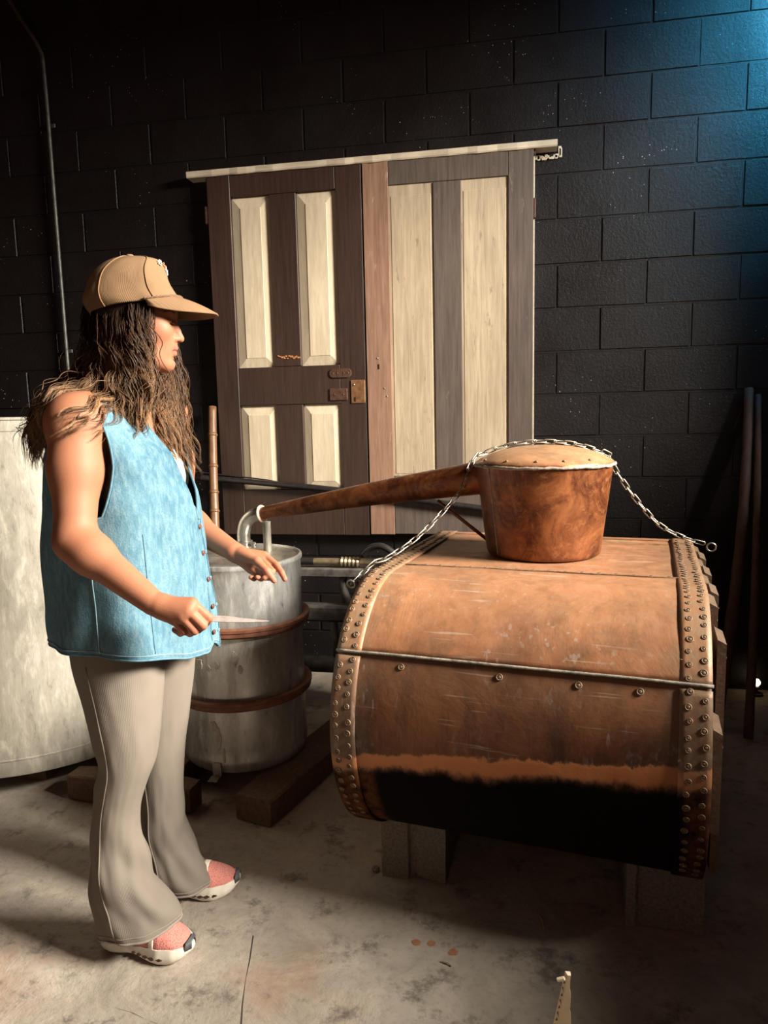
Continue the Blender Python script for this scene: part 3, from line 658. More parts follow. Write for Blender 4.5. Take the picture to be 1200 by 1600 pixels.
def wpole(p0, p1, r, label, bend):
    p0, p1 = Vector(p0), Vector(p1); pts = []
    for k in range(21):
        f = k/20; q = p0.lerp(p1, f); q.x += bend*math.sin(f*math.pi); pts.append(q-p0)
    o = MB().tube(pts, [r*(1.1-.35*k/20)*(1+.06*math.sin(k*2.3)) for k in range(21)], 12).build('wooden_pole', M_POLE, None, True); o.location = p0
    tag(o, label, 'pole', 'poles leaning by the dark wall')
wpole((.84, 3.15, .012), (1.055, 3.615, 1.45), .026, 'thick dim wooden pole leaning on the dark wall, nearer the still', .03)
wpole((.945, 3.05, .010), (1.095, 3.615, 1.42), .018, 'thin dim wooden pole leaning on the dark wall, farther from the still', .01)
lp = thing('night_lamp', 'small glowing round lamp low in the dark beyond the still', 'lamp', (1.135, 3.58, 0))
MB().lathe([(.03, 0), (.03, .01), (.008, .014), (.008, .038), (.014, .042)], n=20).build('stand', M_BLACK, lp, True, 40)
MB().lathe([(.001, -.017), (.010, -.014), (.016, -.006), (.0175, .002), (.015, .010), (.009, .017), (.001, .019)], (0, 0, .060), 20).build('bulb', m_emit('warm_glow', (1., .72, .38), 4), lp, True)

# ------------------------------------------------------------------ scraps on the floor
cb = thing('cardboard_box', 'torn white corrugated corner of a cardboard box rising at the bottom edge', 'cardboard box', (.090, 1.10, 0))
for c, d in (((0, .125, .088), (.30, .005, .172)), ((0, -.125, .088), (.30, .005, .172)), ((-.1475, 0, .088), (.005, .245, .172)), ((.1475, 0, .088), (.005, .245, .172))): MB().box(c, d).build('side', M_CARD, cb)
MB().box((0, 0, .0015), (.30, .255, .003)).build('bottom', M_CARD, cb)
wd = MB(); Rw = []; hl_ = []
for k in range(15):
    f_ = k/14; z_ = .165+.200*f_; x0_, x1_ = -.036+.0345*f_, .0115-.0045*f_+.001*math.sin(k*1.9); y_ = .1225-.012*f_
    Rw.append([(x0_, y_+.006, z_), (x0_+.010-.006*f_, y_-.004, z_), (x1_, y_-.004, z_), (x1_, y_+.006, z_)])
wd.rings(Rw).build('torn_flap', M_CARD, cb)
for k in range(14):
    f_ = (k+.5)/15; z_ = .165+.200*f_; x0_ = -.036+.0345*f_; w_ = .010-.006*f_; y_ = .1225-.012*f_
    a_, b_ = Vector((x0_, y_+.006, z_)), Vector((x0_+w_, y_-.004, z_)); n_ = Vector((-.7, -.7, 0))*.0008; dz = .0042
    p_ = [a_.lerp(b_, .25)+n_+Vector((0, 0, -dz*(1 if k % 2 else -.2))), a_.lerp(b_, .75)+n_+Vector((0, 0, -dz*(-.2 if k % 2 else 1))), a_.lerp(b_, .5)+n_+Vector((0, 0, dz))]
    hl_.append(p_)
fm_ = MB()
for p_ in hl_: fm_.rings([[q-Vector((-.7, -.7, 0))*.002 for q in p_], p_])
fm_.build('fluting', M_CARDIN, cb)
MB().box((-.009, .108, .355), (.016, .006, .008), rot=Matrix.Rotation(R_(-20), 3, 'Y'), bev=.002).build('torn_tab', M_CARD, cb)
M_STRAW = m_simple('pale_straw', (.30, .22, .14), (.45, .35, .22), 60, .8)
for (u, v), (du, dv), lab in (((842, 1432), (850, 1452), 'small bent straw lying on the floor between the two blocks'), ((690, 1504), (706, 1511), 'tiny pale chip lying on the lit floor before the blocks'),):
    a, b_ = [Vector((0, 0, CAM_H)) + (_fw+_rt*((x-600)/FPX)-_up*((y-800)/FPX))*(-CAM_H/(_fw+_rt*((x-600)/FPX)-_up*((y-800)/FPX)).z) for x, y in ((u, v), (du, dv))]
    o = MB().tube([(0, 0, .003), ((b_-a).x*.5+.004, (b_-a).y*.5, .006), ((b_-a).x, (b_-a).y, .003)], .0022, 6).build('straw', M_STRAW); o.location = (a.x, a.y, 0)
    tag(o, lab, 'straw')
pb = MB(); pb.lathe([(.001, 0), (.010, .001), (.013, .006), (.009, .012), (.001, .014)], n=9); o = pb.build('pebble', M_BLOCK); o.location = (-.415, 1.985, 0); tag(o, 'small concrete crumb beside the grooved block', 'pebble')
# ------------------------------------------------------------------ the person
PO = Vector((-.95, 1.68, 0))
class Field:
    def __init__(s, lo, hi, h):
        s.lo = np.array(lo, float); s.h = h; s.n = tuple(int(math.ceil((b-a)/h)) for a, b in zip(lo, hi))
        s.D = np.full(s.n, .05, np.float32)
    def sub(s, lo, hi):
        i0 = [max(0, int((lo[k]-s.lo[k])/s.h)) for k in range(3)]; i1 = [min(s.n[k], int((hi[k]-s.lo[k])/s.h)+2) for k in range(3)]
        sl = tuple(slice(a, b) for a, b in zip(i0, i1))
        ax = [(s.lo[k]+s.h*np.arange(i0[k], i1[k])).astype(np.float32) for k in range(3)]
        return sl, ax[0][:, None, None], ax[1][None, :, None], ax[2][None, None, :]
    def put(s, sl, d, k, cut):
        A = s.D[sl]
        if cut: d = -d; s.D[sl] = np.maximum(A, d) + np.maximum(k-np.abs(A-d), 0)**2/(4*k)
        else: s.D[sl] = np.minimum(A, d) - np.maximum(k-np.abs(A-d), 0)**2/(4*k)
    def cone(s, a, b, ra, rb, k=.01, cut=False):
        a = np.array(a, float); b = np.array(b, float); m = max(ra, rb)+k+.012
        sl, X, Y, Z = s.sub(np.minimum(a, b)-m, np.maximum(a, b)+m)
        e = b-a; L = max(e@e, 1e-9); t = np.clip(((X-a[0])*e[0]+(Y-a[1])*e[1]+(Z-a[2])*e[2])/L, 0, 1)
        d = np.sqrt((X-a[0]-t*e[0])**2+(Y-a[1]-t*e[1])**2+(Z-a[2]-t*e[2])**2)-(ra+(rb-ra)*t)
        s.put(sl, d.astype(np.float32), k, cut)
    def ell(s, c, r, k=.01, M=None, cut=False, clip=None):
        c = np.array(c, float); m = max(r)+k+.012; sl, X, Y, Z = s.sub(c-m, c+m); x, y, z = X-c[0], Y-c[1], Z-c[2]
        if M is not None: x, y, z = (M[0][0]*x+M[0][1]*y+M[0][2]*z, M[1][0]*x+M[1][1]*y+M[1][2]*z, M[2][0]*x+M[2][1]*y+M[2][2]*z)
        k0 = np.sqrt((x/r[0])**2+(y/r[1])**2+(z/r[2])**2); k1 = np.sqrt((x/r[0]**2)**2+(y/r[1]**2)**2+(z/r[2]**2)**2)+1e-6
        d = k0*(k0-1)/k1
        if clip is not None: d = np.maximum(d, clip(x, y, z))
        s.put(sl, d.astype(np.float32), k, cut)
    def sample(s, p):
        q = [int(round((p[k]-s.lo[k])/s.h)) for k in range(3)]
        if any(q[k] < 0 or q[k] >= s.n[k] for k in range(3)): return .05
        return float(s.D[tuple(q)])
    def surf(s):
        D = s.D; I = D < 0; nx, ny, nz = D.shape
        cnt = np.zeros((nx-1, ny-1, nz-1), np.uint8)
        for i in (0, 1):
            for j in (0, 1):
                for k in (0, 1): cnt += I[i:nx-1+i, j:ny-1+j, k:nz-1+k]
        act = np.argwhere((cnt > 0) & (cnt < 8)); idx = np.full(cnt.shape, -1, np.int32); idx[tuple(act.T)] = np.arange(len(act)); del cnt
        C = np.array([(i, j, k) for i in (0, 1) for j in (0, 1) for k in (0, 1)])
        V = np.stack([D[act[:, 0]+c[0], act[:, 1]+c[1], act[:, 2]+c[2]] for c in C], 1)
        P = np.zeros((len(act), 3)); W = np.zeros(len(act))
        for a in range(8):
            for b in range(a+1, 8):
                if np.abs(C[a]-C[b]).sum() != 1: continue
                va, vb = V[:, a], V[:, b]; mk = (va < 0) != (vb < 0); t = np.where(mk, va/np.where(mk, va-vb, 1), 0)
                P += np.where(mk[:, None], C[a]+t[:, None]*(C[b]-C[a]), 0); W += mk
        P = s.lo + s.h*(act + P/W[:, None]); F = []
        for ax in range(3):
            o1, o2 = [(1, 2), (2, 0), (0, 1)][ax]
            a = np.take(I, range(0, D.shape[ax]-1), ax); b = np.take(I, range(1, D.shape[ax]), ax)
            for sign, mk in ((1, a & ~b), (-1, ~a & b)):
                e = np.argwhere(mk); e = e[(e[:, o1] > 0) & (e[:, o2] > 0) & (e[:, o1] < D.shape[o1]-1) & (e[:, o2] < D.shape[o2]-1)]
                u1 = np.zeros(3, int); u1[o1] = 1; u2 = np.zeros(3, int); u2[o2] = 1
                q = [idx[tuple((e-x).T)] for x in (0*u1, u1, u1+u2, u2)]
                if sign < 0: q = q[::-1]
                F.append(np.stack(q, 1))
        return P, np.concatenate(F)

def np_mesh(name, V, F, mat, smooth=True):
    me = bpy.data.meshes.new(name); nf = len(F); m = F.shape[1]
    me.vertices.add(len(V)); me.vertices.foreach_set('co', np.asarray(V, np.float32).ravel())
    me.loops.add(nf*m); me.loops.foreach_set('vertex_index', np.asarray(F, np.int32).ravel())
    me.polygons.add(nf); me.polygons.foreach_set('loop_start', np.arange(0, nf*m, m, dtype=np.int32))
    me.polygons.foreach_set('use_smooth', np.full(nf, smooth)); me.update(calc_edges=True); me.validate()
    if mat is not None: me.materials.append(mat)
    return me
def col_attr(me, name, C):
    a = me.color_attributes.new(name, 'FLOAT_COLOR', 'POINT'); c = np.ones((len(me.vertices), 4), np.float32); c[:, :3] = C; a.data.foreach_set('color', c.ravel())

# ---- joints
J = dict(sh=pt(118, 662, 1.525), el=pt(118, 846, 1.450), wr=pt(240, 942, 1.415),
         fsh=pt(255, 652, 1.865), fel=pt(286, 812, 1.915), fwr=pt(364, 861, 1.82),
         hip=pt(192, 1000, 1.60), kn=pt(197, 1190, 1.587), sn=pt(183, 1270, 1.578), an=pt(192, 1400, 1.575), fhip=pt(246, 990, 1.78), fkn=pt(248, 1180, 1.792), fsn=pt(253, 1260, 1.797), fan=pt(268, 1345, 1.80),
         nb=Vector((-.985, 1.700, 1.425)))
H0 = pt(215, 505, 1.715); HY = R_(20); HP = R_(-1.0)
hf = Vector((math.cos(HY)*math.cos(HP), math.sin(HY)*math.cos(HP), math.sin(HP))); hl = Vector((-math.sin(HY), math.cos(HY), 0)); hu = hf.cross(hl)
def H(f, l, u): return H0 + hf*f + hl*l + hu*u
HM = [list(hf), list(hl), list(hu)]
FD = Field((-1.16, 1.37, .10), (-.56, 2.03, 1.74), .0026)
def cone(a, b, ra, rb, k=.01, cut=False): FD.cone(a, b, ra, rb, k, cut)
def ell(c, r, k=.01, M=None, cut=False, clip=None): FD.ell(c, r, k, M, cut, clip)
# trunk
ell((-.985, 1.695, 1.21), (.115, .150, .20), .05); ell((-.975, 1.69, 1.02), (.108, .142, .20), .05); ell((-.985, 1.69, .87), (.128, .165, .14), .05)
for y in (1.625, 1.765): ell((-.918, y, 1.222), (.064, .064, .064), .05)
cone(J['sh']+Vector((.01, .05, -.01)), J['fsh']+Vector((0, -.05, -.01)), .052, .052, .05)
for s_ in ('sh', 'fsh'): cone(J['nb']+Vector((-.02, 0, .015)), J[s_]+Vector((-.005, 0, .012)), .045, .040, .05)
cone(J['nb']+Vector((-.005, 0, -.03)), H(-.022, 0, -.055), .058, .052, .03)
# clavicles
for s_ in ('sh', 'fsh'): cone(J['nb']+Vector((.062, (J[s_].y-1.70)*.12, -.030)), J[s_]+Vector((.03, 0, .015)), .010, .010, .02)
# arms
def limb(a, b, ra, rm, rb, k=.03, bulge=.35): q = a.lerp(b, bulge); cone(a, q, ra, rm, k); cone(q, b, rm, rb, k)
ell(J['sh'], (.056, .052, .056), .04); ell(J['fsh'], (.060, .056, .066), .04)
limb(J['sh'], J['el'], .058, .054, .042, .035, .40); limb(J['el'], J['wr'], .042, .043, .0275, .03, .22)
limb(J['fsh'], J['fel'], .056, .055, .044, .035, .42); limb(J['fel'], J['fwr'], .043, .041, .0265, .03, .22)
# legs (inside the trousers)
for a, b, c, d in (('hip', 'kn', 'sn', 'an'), ('fhip', 'fkn', 'fsn', 'fan')):
    cone(J[a], J[b], .070, .046, .04); cone(J[b], J[c], .046, .042, .03); cone(J[c], J[d], .042, .032, .03)
# hands
def finger(ps, rs, k=.003):
    for i in range(len(ps)-1): cone(pt(*ps[i]), pt(*ps[i+1]), rs[i], rs[i+1], k)
W = (241, 942, 1.415)
mcp = [(300, 943, 1.418), (294, 954, 1.405), (284, 963, 1.402), (272, 968, 1.406)]
for m_, r in zip(mcp, (.0145, .0145, .014, .0125)): cone(pt(W[0]+14, W[1]+6, W[2]), pt(*m_), .021, r, .014)
ell(pt(268, 955, 1.425), (.030, .016, .026), .015)
finger([mcp[0], (326, 965, 1.428), (321, 973, 1.448), (309, 977, 1.458)], [.0115, .0100, .0090, .0078])
finger([mcp[1], (317, 977, 1.415), (310, 983, 1.436), (297, 981, 1.450)], [.0115, .0102, .0092, .0080])
finger([mcp[2], (304, 985, 1.412), (297, 989, 1.432), (285, 985, 1.448)], [.0110, .0098, .0088, .0078])
finger([mcp[3], (288, 986, 1.412), (282, 989, 1.430), (273, 984, 1.444)], [.0098, .0088, .0080, .0072])
finger([(258, 948, 1.440), (290, 955, 1.462), (312, 964, 1.458), (326, 969, 1.448)], [.0165, .0125, .0108, .0085], .006)
fm = [(413, 868, 1.832), (410, 877, 1.82), (402, 886, 1.81), (391, 890, 1.805)]
for m_, r in zip(fm, (.0125, .0125, .012, .011)): cone(pt(370, 865, 1.822), pt(*m_), .019, r, .013)
finger([fm[0], (432, 883, 1.812), (440, 895, 1.795), (445, 905, 1.785)], [.0105, .0092, .0083, .0072])
finger([fm[1], (425, 893, 1.790), (420, 902, 1.775), (413, 903, 1.765)], [.0105, .0092, .0083, .0072])
finger([fm[2], (413, 899, 1.785), (408, 904, 1.772), (402, 902, 1.764)], [.0100, .0088, .0080, .0070])
finger([fm[3], (401, 900, 1.788), (397, 904, 1.775), (392, 902, 1.768)], [.0092, .0080, .0073, .0066])
finger([(377, 865, 1.808), (402, 877, 1.785), (417, 892, 1.772), (428, 907, 1.770)], [.0170, .0118, .0098, .0078], .006)
# head
ell(H(-.004, 0, .037), (.097, .075, .096), .03, HM); ell(H(.040, 0, -.030), (.046, .056, .082), .035, HM)
for s_ in (-1, 1):
    cone(H(-.005, s_*.050, -.062), H(.062, s_*.014, -.1015), .018, .0135, .028)
    ell(H(.058, s_*.040, -.020), (.024, .020, .022), .022, HM)
    cone(H(.078, 0, .030), H(.066, s_*.038, .027), .0145, .0125, .014)
    ell(H(.0045, s_*.073, -.004), (.020, .010, .032), .01, HM)
ell(H(.0695, 0, -.1005), (.0145, .018, .0135), .016, HM)
ell(H(.066, 0, -.058), (.022, .030, .032), .02, HM)
for s_ in (-1, 1): ell(H(.0905, s_*.031, .0035), (.0125, .0165, .0110), .012, HM, True)
cone(H(.0815, 0, .014), H(.0945, 0, -.018), .0088, .0088, .010); cone(H(.0945, 0, -.018), H(.1018, 0, -.0365), .0082, .0100, .006)
for s_ in (-1, 1):
    ell(H(.0890, s_*.0115, -.0385), (.0105, .0072, .0080), .006, HM)
    ell(H(.0955, s_*.0068, -.0475), (.0048, .0026, .0034), .003, HM, True)
cone(H(.088, 0, -.046), H(.0865, 0, -.058), .0045, .0050, .008)
for s_ in (-1, 1):
    cone(H(.0895, 0, -.0608), H(.070, s_*.0235, -.0672), .0058, .0026, .004)
    cone(H(.0850, 0, -.0742), H(.070, s_*.0225, -.0690), .0072, .0026, .004)
    cone(H(.0960, 0, -.0668), H(.0715, s_*.0245, -.0682), .0020, .0016, .003, True)
cone(H(.0855, -.012, -.0870), H(.0855, .012, -.0870), .004, .004, .008, True)
EYE = [H(.0725, s_*.0315, .0005) for s_ in (-1, 1)]
for e in EYE:
    ell(e, (.0142, .0148, .0142), .003, HM, False, lambda x, y, z: -.0022-z-.10*x)
    ell(e, (.0138, .0146, .0138), .003, HM, False, lambda x, y, z: z+.0062)
V, F = FD.surf()
# light smoothing of the extracted surface
def relax(V, F, it, w=.5):
    E = np.concatenate([F[:, [0, 1]], F[:, [1, 2]], F[:, [2, 3]], F[:, [3, 0]]]); n = len(V)
    for _ in range(it):
        S = np.stack([np.bincount(E[:, 0], V[E[:, 1], k], n)+np.bincount(E[:, 1], V[E[:, 0], k], n) for k in range(3)], 1); c = np.bincount(E[:, 0], minlength=n)+np.bincount(E[:, 1], minlength=n)
        V = V*(1-w)+w*S/np.maximum(c, 1)[:, None]
    return V
V = relax(V, F, 2, .4)
hq = (V-np.array(H0))@np.array(HM).T
def near(c, r): return np.clip(1-np.linalg.norm((hq-np.array(c))/np.array(r), axis=1), 0, 1)
base = np.tile(np.array([.29, .118, .065]), (len(V), 1))
nz = np.array([mnoise.noise(Vector(v)*14) for v in V[::1]]) if len(V) < 400000 else np.zeros(len(V))
base *= (1+.05*nz)[:, None]
def blend(mask, c, a):
    global base
    m = np.clip(mask, 0, 1)[:, None]*a; base = base*(1-m)+np.array(c)*m
blend(near((.088, 0, -.0665), (.020, .030, .0155))*3, (.32, .085, .062), .8)
for s_ in (-1, 1): blend(near((.062, s_*.045, -.028), (.04, .035, .03))*1.6, (.36, .125, .075), .6)
blend(near((.100, 0, -.036), (.02, .02, .02))*1.5, (.34, .12, .072), .5)
for s_ in (-1, 1): blend(near((.078, s_*.0315, .006), (.012, .018, .012))*2, (.28, .125, .08), .5)
for (u, v, Y) in [(440, 898, 1.79), (424, 903, 1.77), (405, 902, 1.765), (320, 970, 1.43), (300, 984, 1.42)]:
    d = np.linalg.norm(V-np.array(pt(u, v, Y)), axis=1); blend(np.clip(1.4-d/.03, 0, 1), (.36, .12, .075), .5)
m_ = ((hq[:, 0] < .040-.25*np.maximum(0, -hq[:, 2]-.0)) & (hq[:, 2] > -.075) & (np.abs(hq[:, 1]) < .085) & (hq[:, 0] > -.13) & (hq[:, 2] < .15)).astype(float); blend(m_, (.018, .009, .006), 1.0)
m_ = ((np.abs(hq[:, 2]+.0672-.06*np.abs(hq[:, 1])*0) < .0019) & (hq[:, 0] > .066) & (hq[:, 0] < .12) & (np.abs(hq[:, 1]) < .0235)).astype(float); blend(m_, (.10, .028, .022), .85)  # mouth line: shade of the lip groove put into the skin colour
def mat_skin():
    t = NT('fair_skin'); a = t.n('ShaderNodeVertexColor', layer_name='Col'); n = t.noise(420, 3, .6); n2 = t.noise(60, 4, .6)
    fr_ = t.math('MULTIPLY', t.math('LESS_THAN', t.vor(55), .10), .35)
    c = t.mix(fr_, a.outputs[0], (.22, .09, .045))
    t.set(c, .58, 0, t.math('ADD', n, t.math('MULTIPLY', n2, .4)), .14, .002, spec=.28)
    t.b.inputs['Subsurface Weight'].default_value = .12; t.b.inputs['Subsurface Radius'].default_value = (.012, .005, .003); t.b.inputs['Subsurface Scale'].default_value = .5
    return t.m
me = np_mesh('person', V-np.array(PO), F, mat_skin()); col_attr(me, 'Col', base)
person = bpy.data.objects.new('person', me); COL.objects.link(person); person.location = PO
tag(person, 'person in corduroy cap, open denim vest and flared trousers, gesturing at the still', 'person')
def pbuild(mb, name, mat, parent=None, smooth=True, sharp=None): return mb.build(name, mat, parent or person, smooth, sharp, origin=PO)

# ---- eyes
M_EYE = m_simple('eye_white', (.40, .34, .29), (.48, .41, .35), 30, .35); M_IRIS = m_simple('brown_iris', (.03, .018, .010), (.07, .04, .02), 60, .2)
M_BROW = m_simple('brown_brow_hair', (.035, .018, .010), (.07, .038, .020), 90, .7)
for k, e in enumerate(EYE):
    gz = (hf*.96 - hu*.18 + hl*.0).normalized(); Q = gz.to_track_quat('Z', 'Y').to_matrix()
    eb = pbuild(MB().lathe([(.0122*math.sin(a), -.0122*math.cos(a)) for a in [math.pi*(i+.01)/16.02 for i in range(17)]], e, 24, Q), 'eyeball', M_EYE)
    MB().lathe([(.0055, .0110), (.0052, .01165), (.003, .0121), (.0005, .0123)], e-PO, 18, Q).build('iris', M_IRIS, eb, True)
    s_ = -1 if k == 0 else 1; br = MB()
    for i in range(46):
        f = i/45; l = s_*(.014+.034*f); u = .0215+.006*math.sin(f*2.4)-.004*f; ff = .0945-.020*f*f-.001; p = H(ff, l, u); r5 = random.Random(i+90*k)
        br.tube([p, p+hl*s_*.006+hu*(.003-.004*f)*r5.uniform(.5, 1.2)-hf*.001, p+hl*s_*.011-hf*.003], [.0007, .0006, .0002], 4)
    pbuild(br, 'eyebrow', M_BROW)
    ls = MB()
    for i in range(22):
        f = i/21; l = s_*(-.010+.021*f); p = e+hl*l+hf*math.sqrt(max(0, .0146**2-l*l))*1.0-hu*.0036
        ls.tube([p, p+hf*.004-hu*.0015+hl*s_*.001, p+hf*.0065-hu*.001+hl*s_*.0025], [.0005, .0004, .0001], 4)
    pbuild(ls, 'eyelashes', M_BROW)

# ---- vest
TY = R_(6); tf = Vector((math.cos(TY), math.sin(TY), 0)); tl = Vector((-math.sin(TY), math.cos(TY), 0)); TC = Vector((-.985, 1.695, 0))
def lerpk(t, ks): return float(np.interp(t, [k[0] for k in ks], [k[1] for k in ks]))
def smooth01(x): x = max(0, min(1, x)); return x*x*(3-2*x)
ZH = .806; TA, TV = .555, .50
KF = [(0, .196), (.2, .191), (.4, .186), (.6, .180), (.75, .160), (.85, .122), (.93, .080), (.98, .042), (1, .0)]
KB = [(0, .186), (.2, .183), (.4, .178), (.6, .172), (.75, .155), (.85, .125), (.93, .075), (.98, .040), (1, .0)]
KW = [(0, .222), (.25, .214), (.5, .205), (.7, .200), (.85, .195), (1, .190)]
def vest_pt(y, t, front, off=0.0):
    w = lerpk(t, KW); q = min(1, abs(y)/w); e = 2.3
    d = (1-q**e)**(1/e)*(lerpk(t, KF) if front else -lerpk(t, KB))
    zt = 1.452-.33*max(0, abs(y)-.055)-.02*smooth01(abs(y)/.055)*0
    zh = ZH+.014-(.052*(1-q*q) if front else .0)
    z = zh+(zt-zh)*t + .024*max(0, 1-abs(y+.004)/.022)*max(0, 1-t*16)*(1 if front else 0)
    th = math.atan2(y, d); fold = (1-t)**1.2*.011*(math.sin(th*5+1.3+2.2*t)+.6*math.sin(th*9+.4-3*t)) + .011*mnoise.noise((y*9, z*4.5, 3.0 if front else 7.0)) + .0055*mnoise.noise((y*22+z*6, z*9, 1.0))
    fold *= min(1, (1-t)*6)
    n = Vector((d*1.0, y, 0)); n = n.normalized() if n.length > 1e-6 else Vector((1, 0, 0))
    p = TC + tf*(d+n.x*(fold+off)-.012+.022*(1-t)) + tl*(y+n.y*(fold+off)) ; p.z = z
    return p
def yout(t, front):
    w = lerpk(t, KW)
    if t < TA: return w
    q = (t-TA)/(1-TA); end = .168
    return w-.002 - (w-.002-end)*q**2.2 - .006*math.sin(q*math.pi) if front else end + (w-end)*(1-q)**2.2 - .006*math.sin(q*math.pi)*q**.4
def yin(t, front):
    if front: return 0.0 if t < TV else .088*((t-TV)/(1-TV))**.62
    return .062*smooth01((t-.90)/.10)
vm = MB(); NT_, NS = 84, 40
def panel(side, front):
    g = []
    for i in range(NT_+1):
        t = i/NT_; w = lerpk(t, KW); a0_, a1_ = yin(t, front), yout(t, front); row = []
        if front and t < TV: a0_ = -.012 if side < 0 else -.004      # button overlap
        th0, th1 = math.asin(max(-1, min(1, a0_/w))), math.asin(max(-1, min(1, a1_/w)))
        for j in range(NS+1):
            y = w*math.sin(th0+(th1-th0)*j/NS)
            lift = .004 if (front and side < 0) and j < 6 and t < TV+.05 else 0
            row.append(vest_pt(side*y, t, front, lift))
        g.append(row)
    vm.grid(g)
    return g
GP = {}
for side in (-1, 1):
    for front in (True, False): GP[(side, front)] = panel(side, front)
def mat_denim():
    t = NT('washed_blue_denim'); n = t.noise(5, 5, .6, (1, 1, .7), .4); f = t.noise(240, 3, .7); g = t.noise(90, 4, .7, (1, 1, .3)); b2 = t.noise(2.3, 3)
    c = t.mix(t.ramp(n, [(.3, 0.), (.7, 1.)]), (.033, .088, .126), (.102, .200, .248))
    c = t.mix(t.ramp(g, [(.40, 0.), (.75, .55)]), c, (.23, .335, .37)); c = t.mix(t.ramp(f, [(.35, .5), (.55, 0.)]), c, (.045, .13, .21))
    return t.set(c, .85, 0, t.math('ADD', f, t.math('MULTIPLY', g, .8)), .45, .003, spec=.15)
M_DENIM = mat_denim(); M_DENIM_D = m_simple('denim_stitching', (.05, .13, .19), (.10, .21, .28), 90, .85, 0, .3); M_STITCH = m_simple('pale_blue_stitch', (.16, .28, .34), (.25, .38, .43), 90, .85, 0, .3)
vest = pbuild(vm, 'denim_vest', M_DENIM)
bm = bmesh.new(); bm.from_mesh(vest.data); bmesh.ops.remove_doubles(bm, verts=bm.verts[:], dist=.0012); bmesh.ops.recalc_face_normals(bm, faces=bm.faces[:]); bm.to_mesh(vest.data); bm.free()
vest.data.polygons.foreach_set('use_smooth', [True]*len(vest.data.polygons)); vest['label'] = 'sleeveless washed blue denim vest with low armholes'
md = vest.modifiers.new('cloth', 'SOLIDIFY'); md.thickness = .0028; md.offset = 0
def edge_tube(name, pts, r, mat): return MB().tube(pts, r, 6).build(name, mat, vest, True, origin=PO)
for side in (-1, 1):
    hem = [p for p in GP[(side, True)][0]] + [p for p in GP[(side, False)][0]][::-1]; edge_tube('hem_stitch', hem, .0030, M_DENIM_D)
    hem2 = [p for p in GP[(side, True)][1]] + [p for p in GP[(side, False)][1]][::-1]
    cx_ = TC
    edge_tube('hem_stitch', [p+(p-Vector((TC.x, TC.y, p.z))).normalized()*.0022+Vector((0, 0, .003)) for p in hem2], .0011, M_STITCH)
    ia = int(TA*NT_)
    arm = [GP[(side, True)][i][-1] for i in range(NT_, ia-1, -1)] + [GP[(side, False)][i][-1] for i in range(ia, NT_+1)]; edge_tube('armhole_binding', arm, .0030, M_DENIM_D)
    iv = int(TV*NT_); edge_tube('neck_binding', [GP[(side, True)][i][0] for i in range(iv, NT_+1)], .0028, M_DENIM)
    edge_tube('side_seam', [GP[(side, True)][i][-1]+tl*side*.0015 for i in range(1, ia)], .0016, M_STITCH)
    edge_tube('dart_seam', [GP[(side, True)][i][26]+tf*.002+tl*side*.001 for i in range(2, int(.50*NT_))], .0011, M_DENIM_D)
pk = [[vest_pt(y, t, True, .0062) for y in (-.012, -.004, .006, .016, .022)] for t in fr(0.004, TV, 50)]
o = MB().grid(pk).build('placket', M_DENIM, vest, True, origin=PO); md = o.modifiers.new('cloth', 'SOLIDIFY'); md.thickness = .0016
edge_tube('placket_stitch', [vest_pt(.0165, t, True, .0075) for t in fr(.01, TV, 50)], .0009, M_DENIM_D)
M_BUTTON = m_simple('red_brown_button', (.10, .030, .022), (.20, .075, .05), 90, .35, .2)
for t in (.475, .375, .275, .17, .07):
    c = vest_pt(-.004, t, True, .0075); n = (tf*.98+tl*-.1).normalized(); Q = n.to_track_quat('Z', 'Y').to_matrix()
    MB().lathe([(.0060, 0), (.0068, .0015), (.0060, .003), (.0035, .0022), (.0005, .0024)], c, 14, Q).build('button', M_BUTTON, vest, True, origin=PO)
    c2 = vest_pt(.0145, t, True, .0080); edge_tube('buttonhole', [c2+tl*.006*math.cos(a)+Vector((0, 0, .003*math.sin(a))) for a in fr(0, 6.2, 14)], .0007, M_STITCH)
# ---- top under the vest
def body_r(th, z, r0=.02):
    d = tf*math.cos(th)+tl*math.sin(th); r = .06; c = TC+Vector((0, 0, z))
    while r < .158 and FD.sample(c+d*r) < 0: r += .002
    return r, d, c
def body_shell(z0, z1, t0, t1, off, nz_=18, nt=40, zf=None, zg=None):
    g = []
    for i in range(nz_+1):
        row = []
        for j in range(nt+1):
            th = t0+(t1-t0)*j/nt; a = zf(th) if zf else z0; b_ = zg(th) if zg else z1; z = a+(b_-a)*i/nz_
            r, d, c = body_r(th, z); row.append([r+off, d, c])
        g.append(row)
    A = np.array([[q[0] for q in row] for row in g])
    for _ in range(3): A[1:-1, 1:-1] = (A[1:-1, 1:-1]*2+A[:-2, 1:-1]+A[2:, 1:-1]+A[1:-1, :-2]+A[1:-1, 2:])/6
    return [[q[2]+q[1]*A[i, j] for j, q in enumerate(row)] for i, row in enumerate(g)]
M_LACE = m_simple('white_lace', (.58, .52, .45), (.74, .67, .58), 120, .8, 0, .9, bd=.004); M_GREYKNIT = m_simple('dark_grey_knit', (.10, .085, .080), (.16, .14, .13), 160, .9, 0, .4)
hb = MB().grid(body_shell(1.13, 1.265, R_(-175), R_(-42), .004)); hb.grid(body_shell(1.13, 1.265, R_(42), R_(175), .004))
bra = pbuild(hb, 'bralette', M_GREYKNIT); md = bra.modifiers.new('cloth', 'SOLIDIFY'); md.thickness = .002
lc = MB().grid(body_shell(1.12, 1.30, R_(-44), R_(44), .006, 20, 40, None, lambda th: 1.275+.03*abs(math.sin(th*2))+.004*math.sin(th*40))).build('lace_front', M_LACE, bra, True, origin=PO)
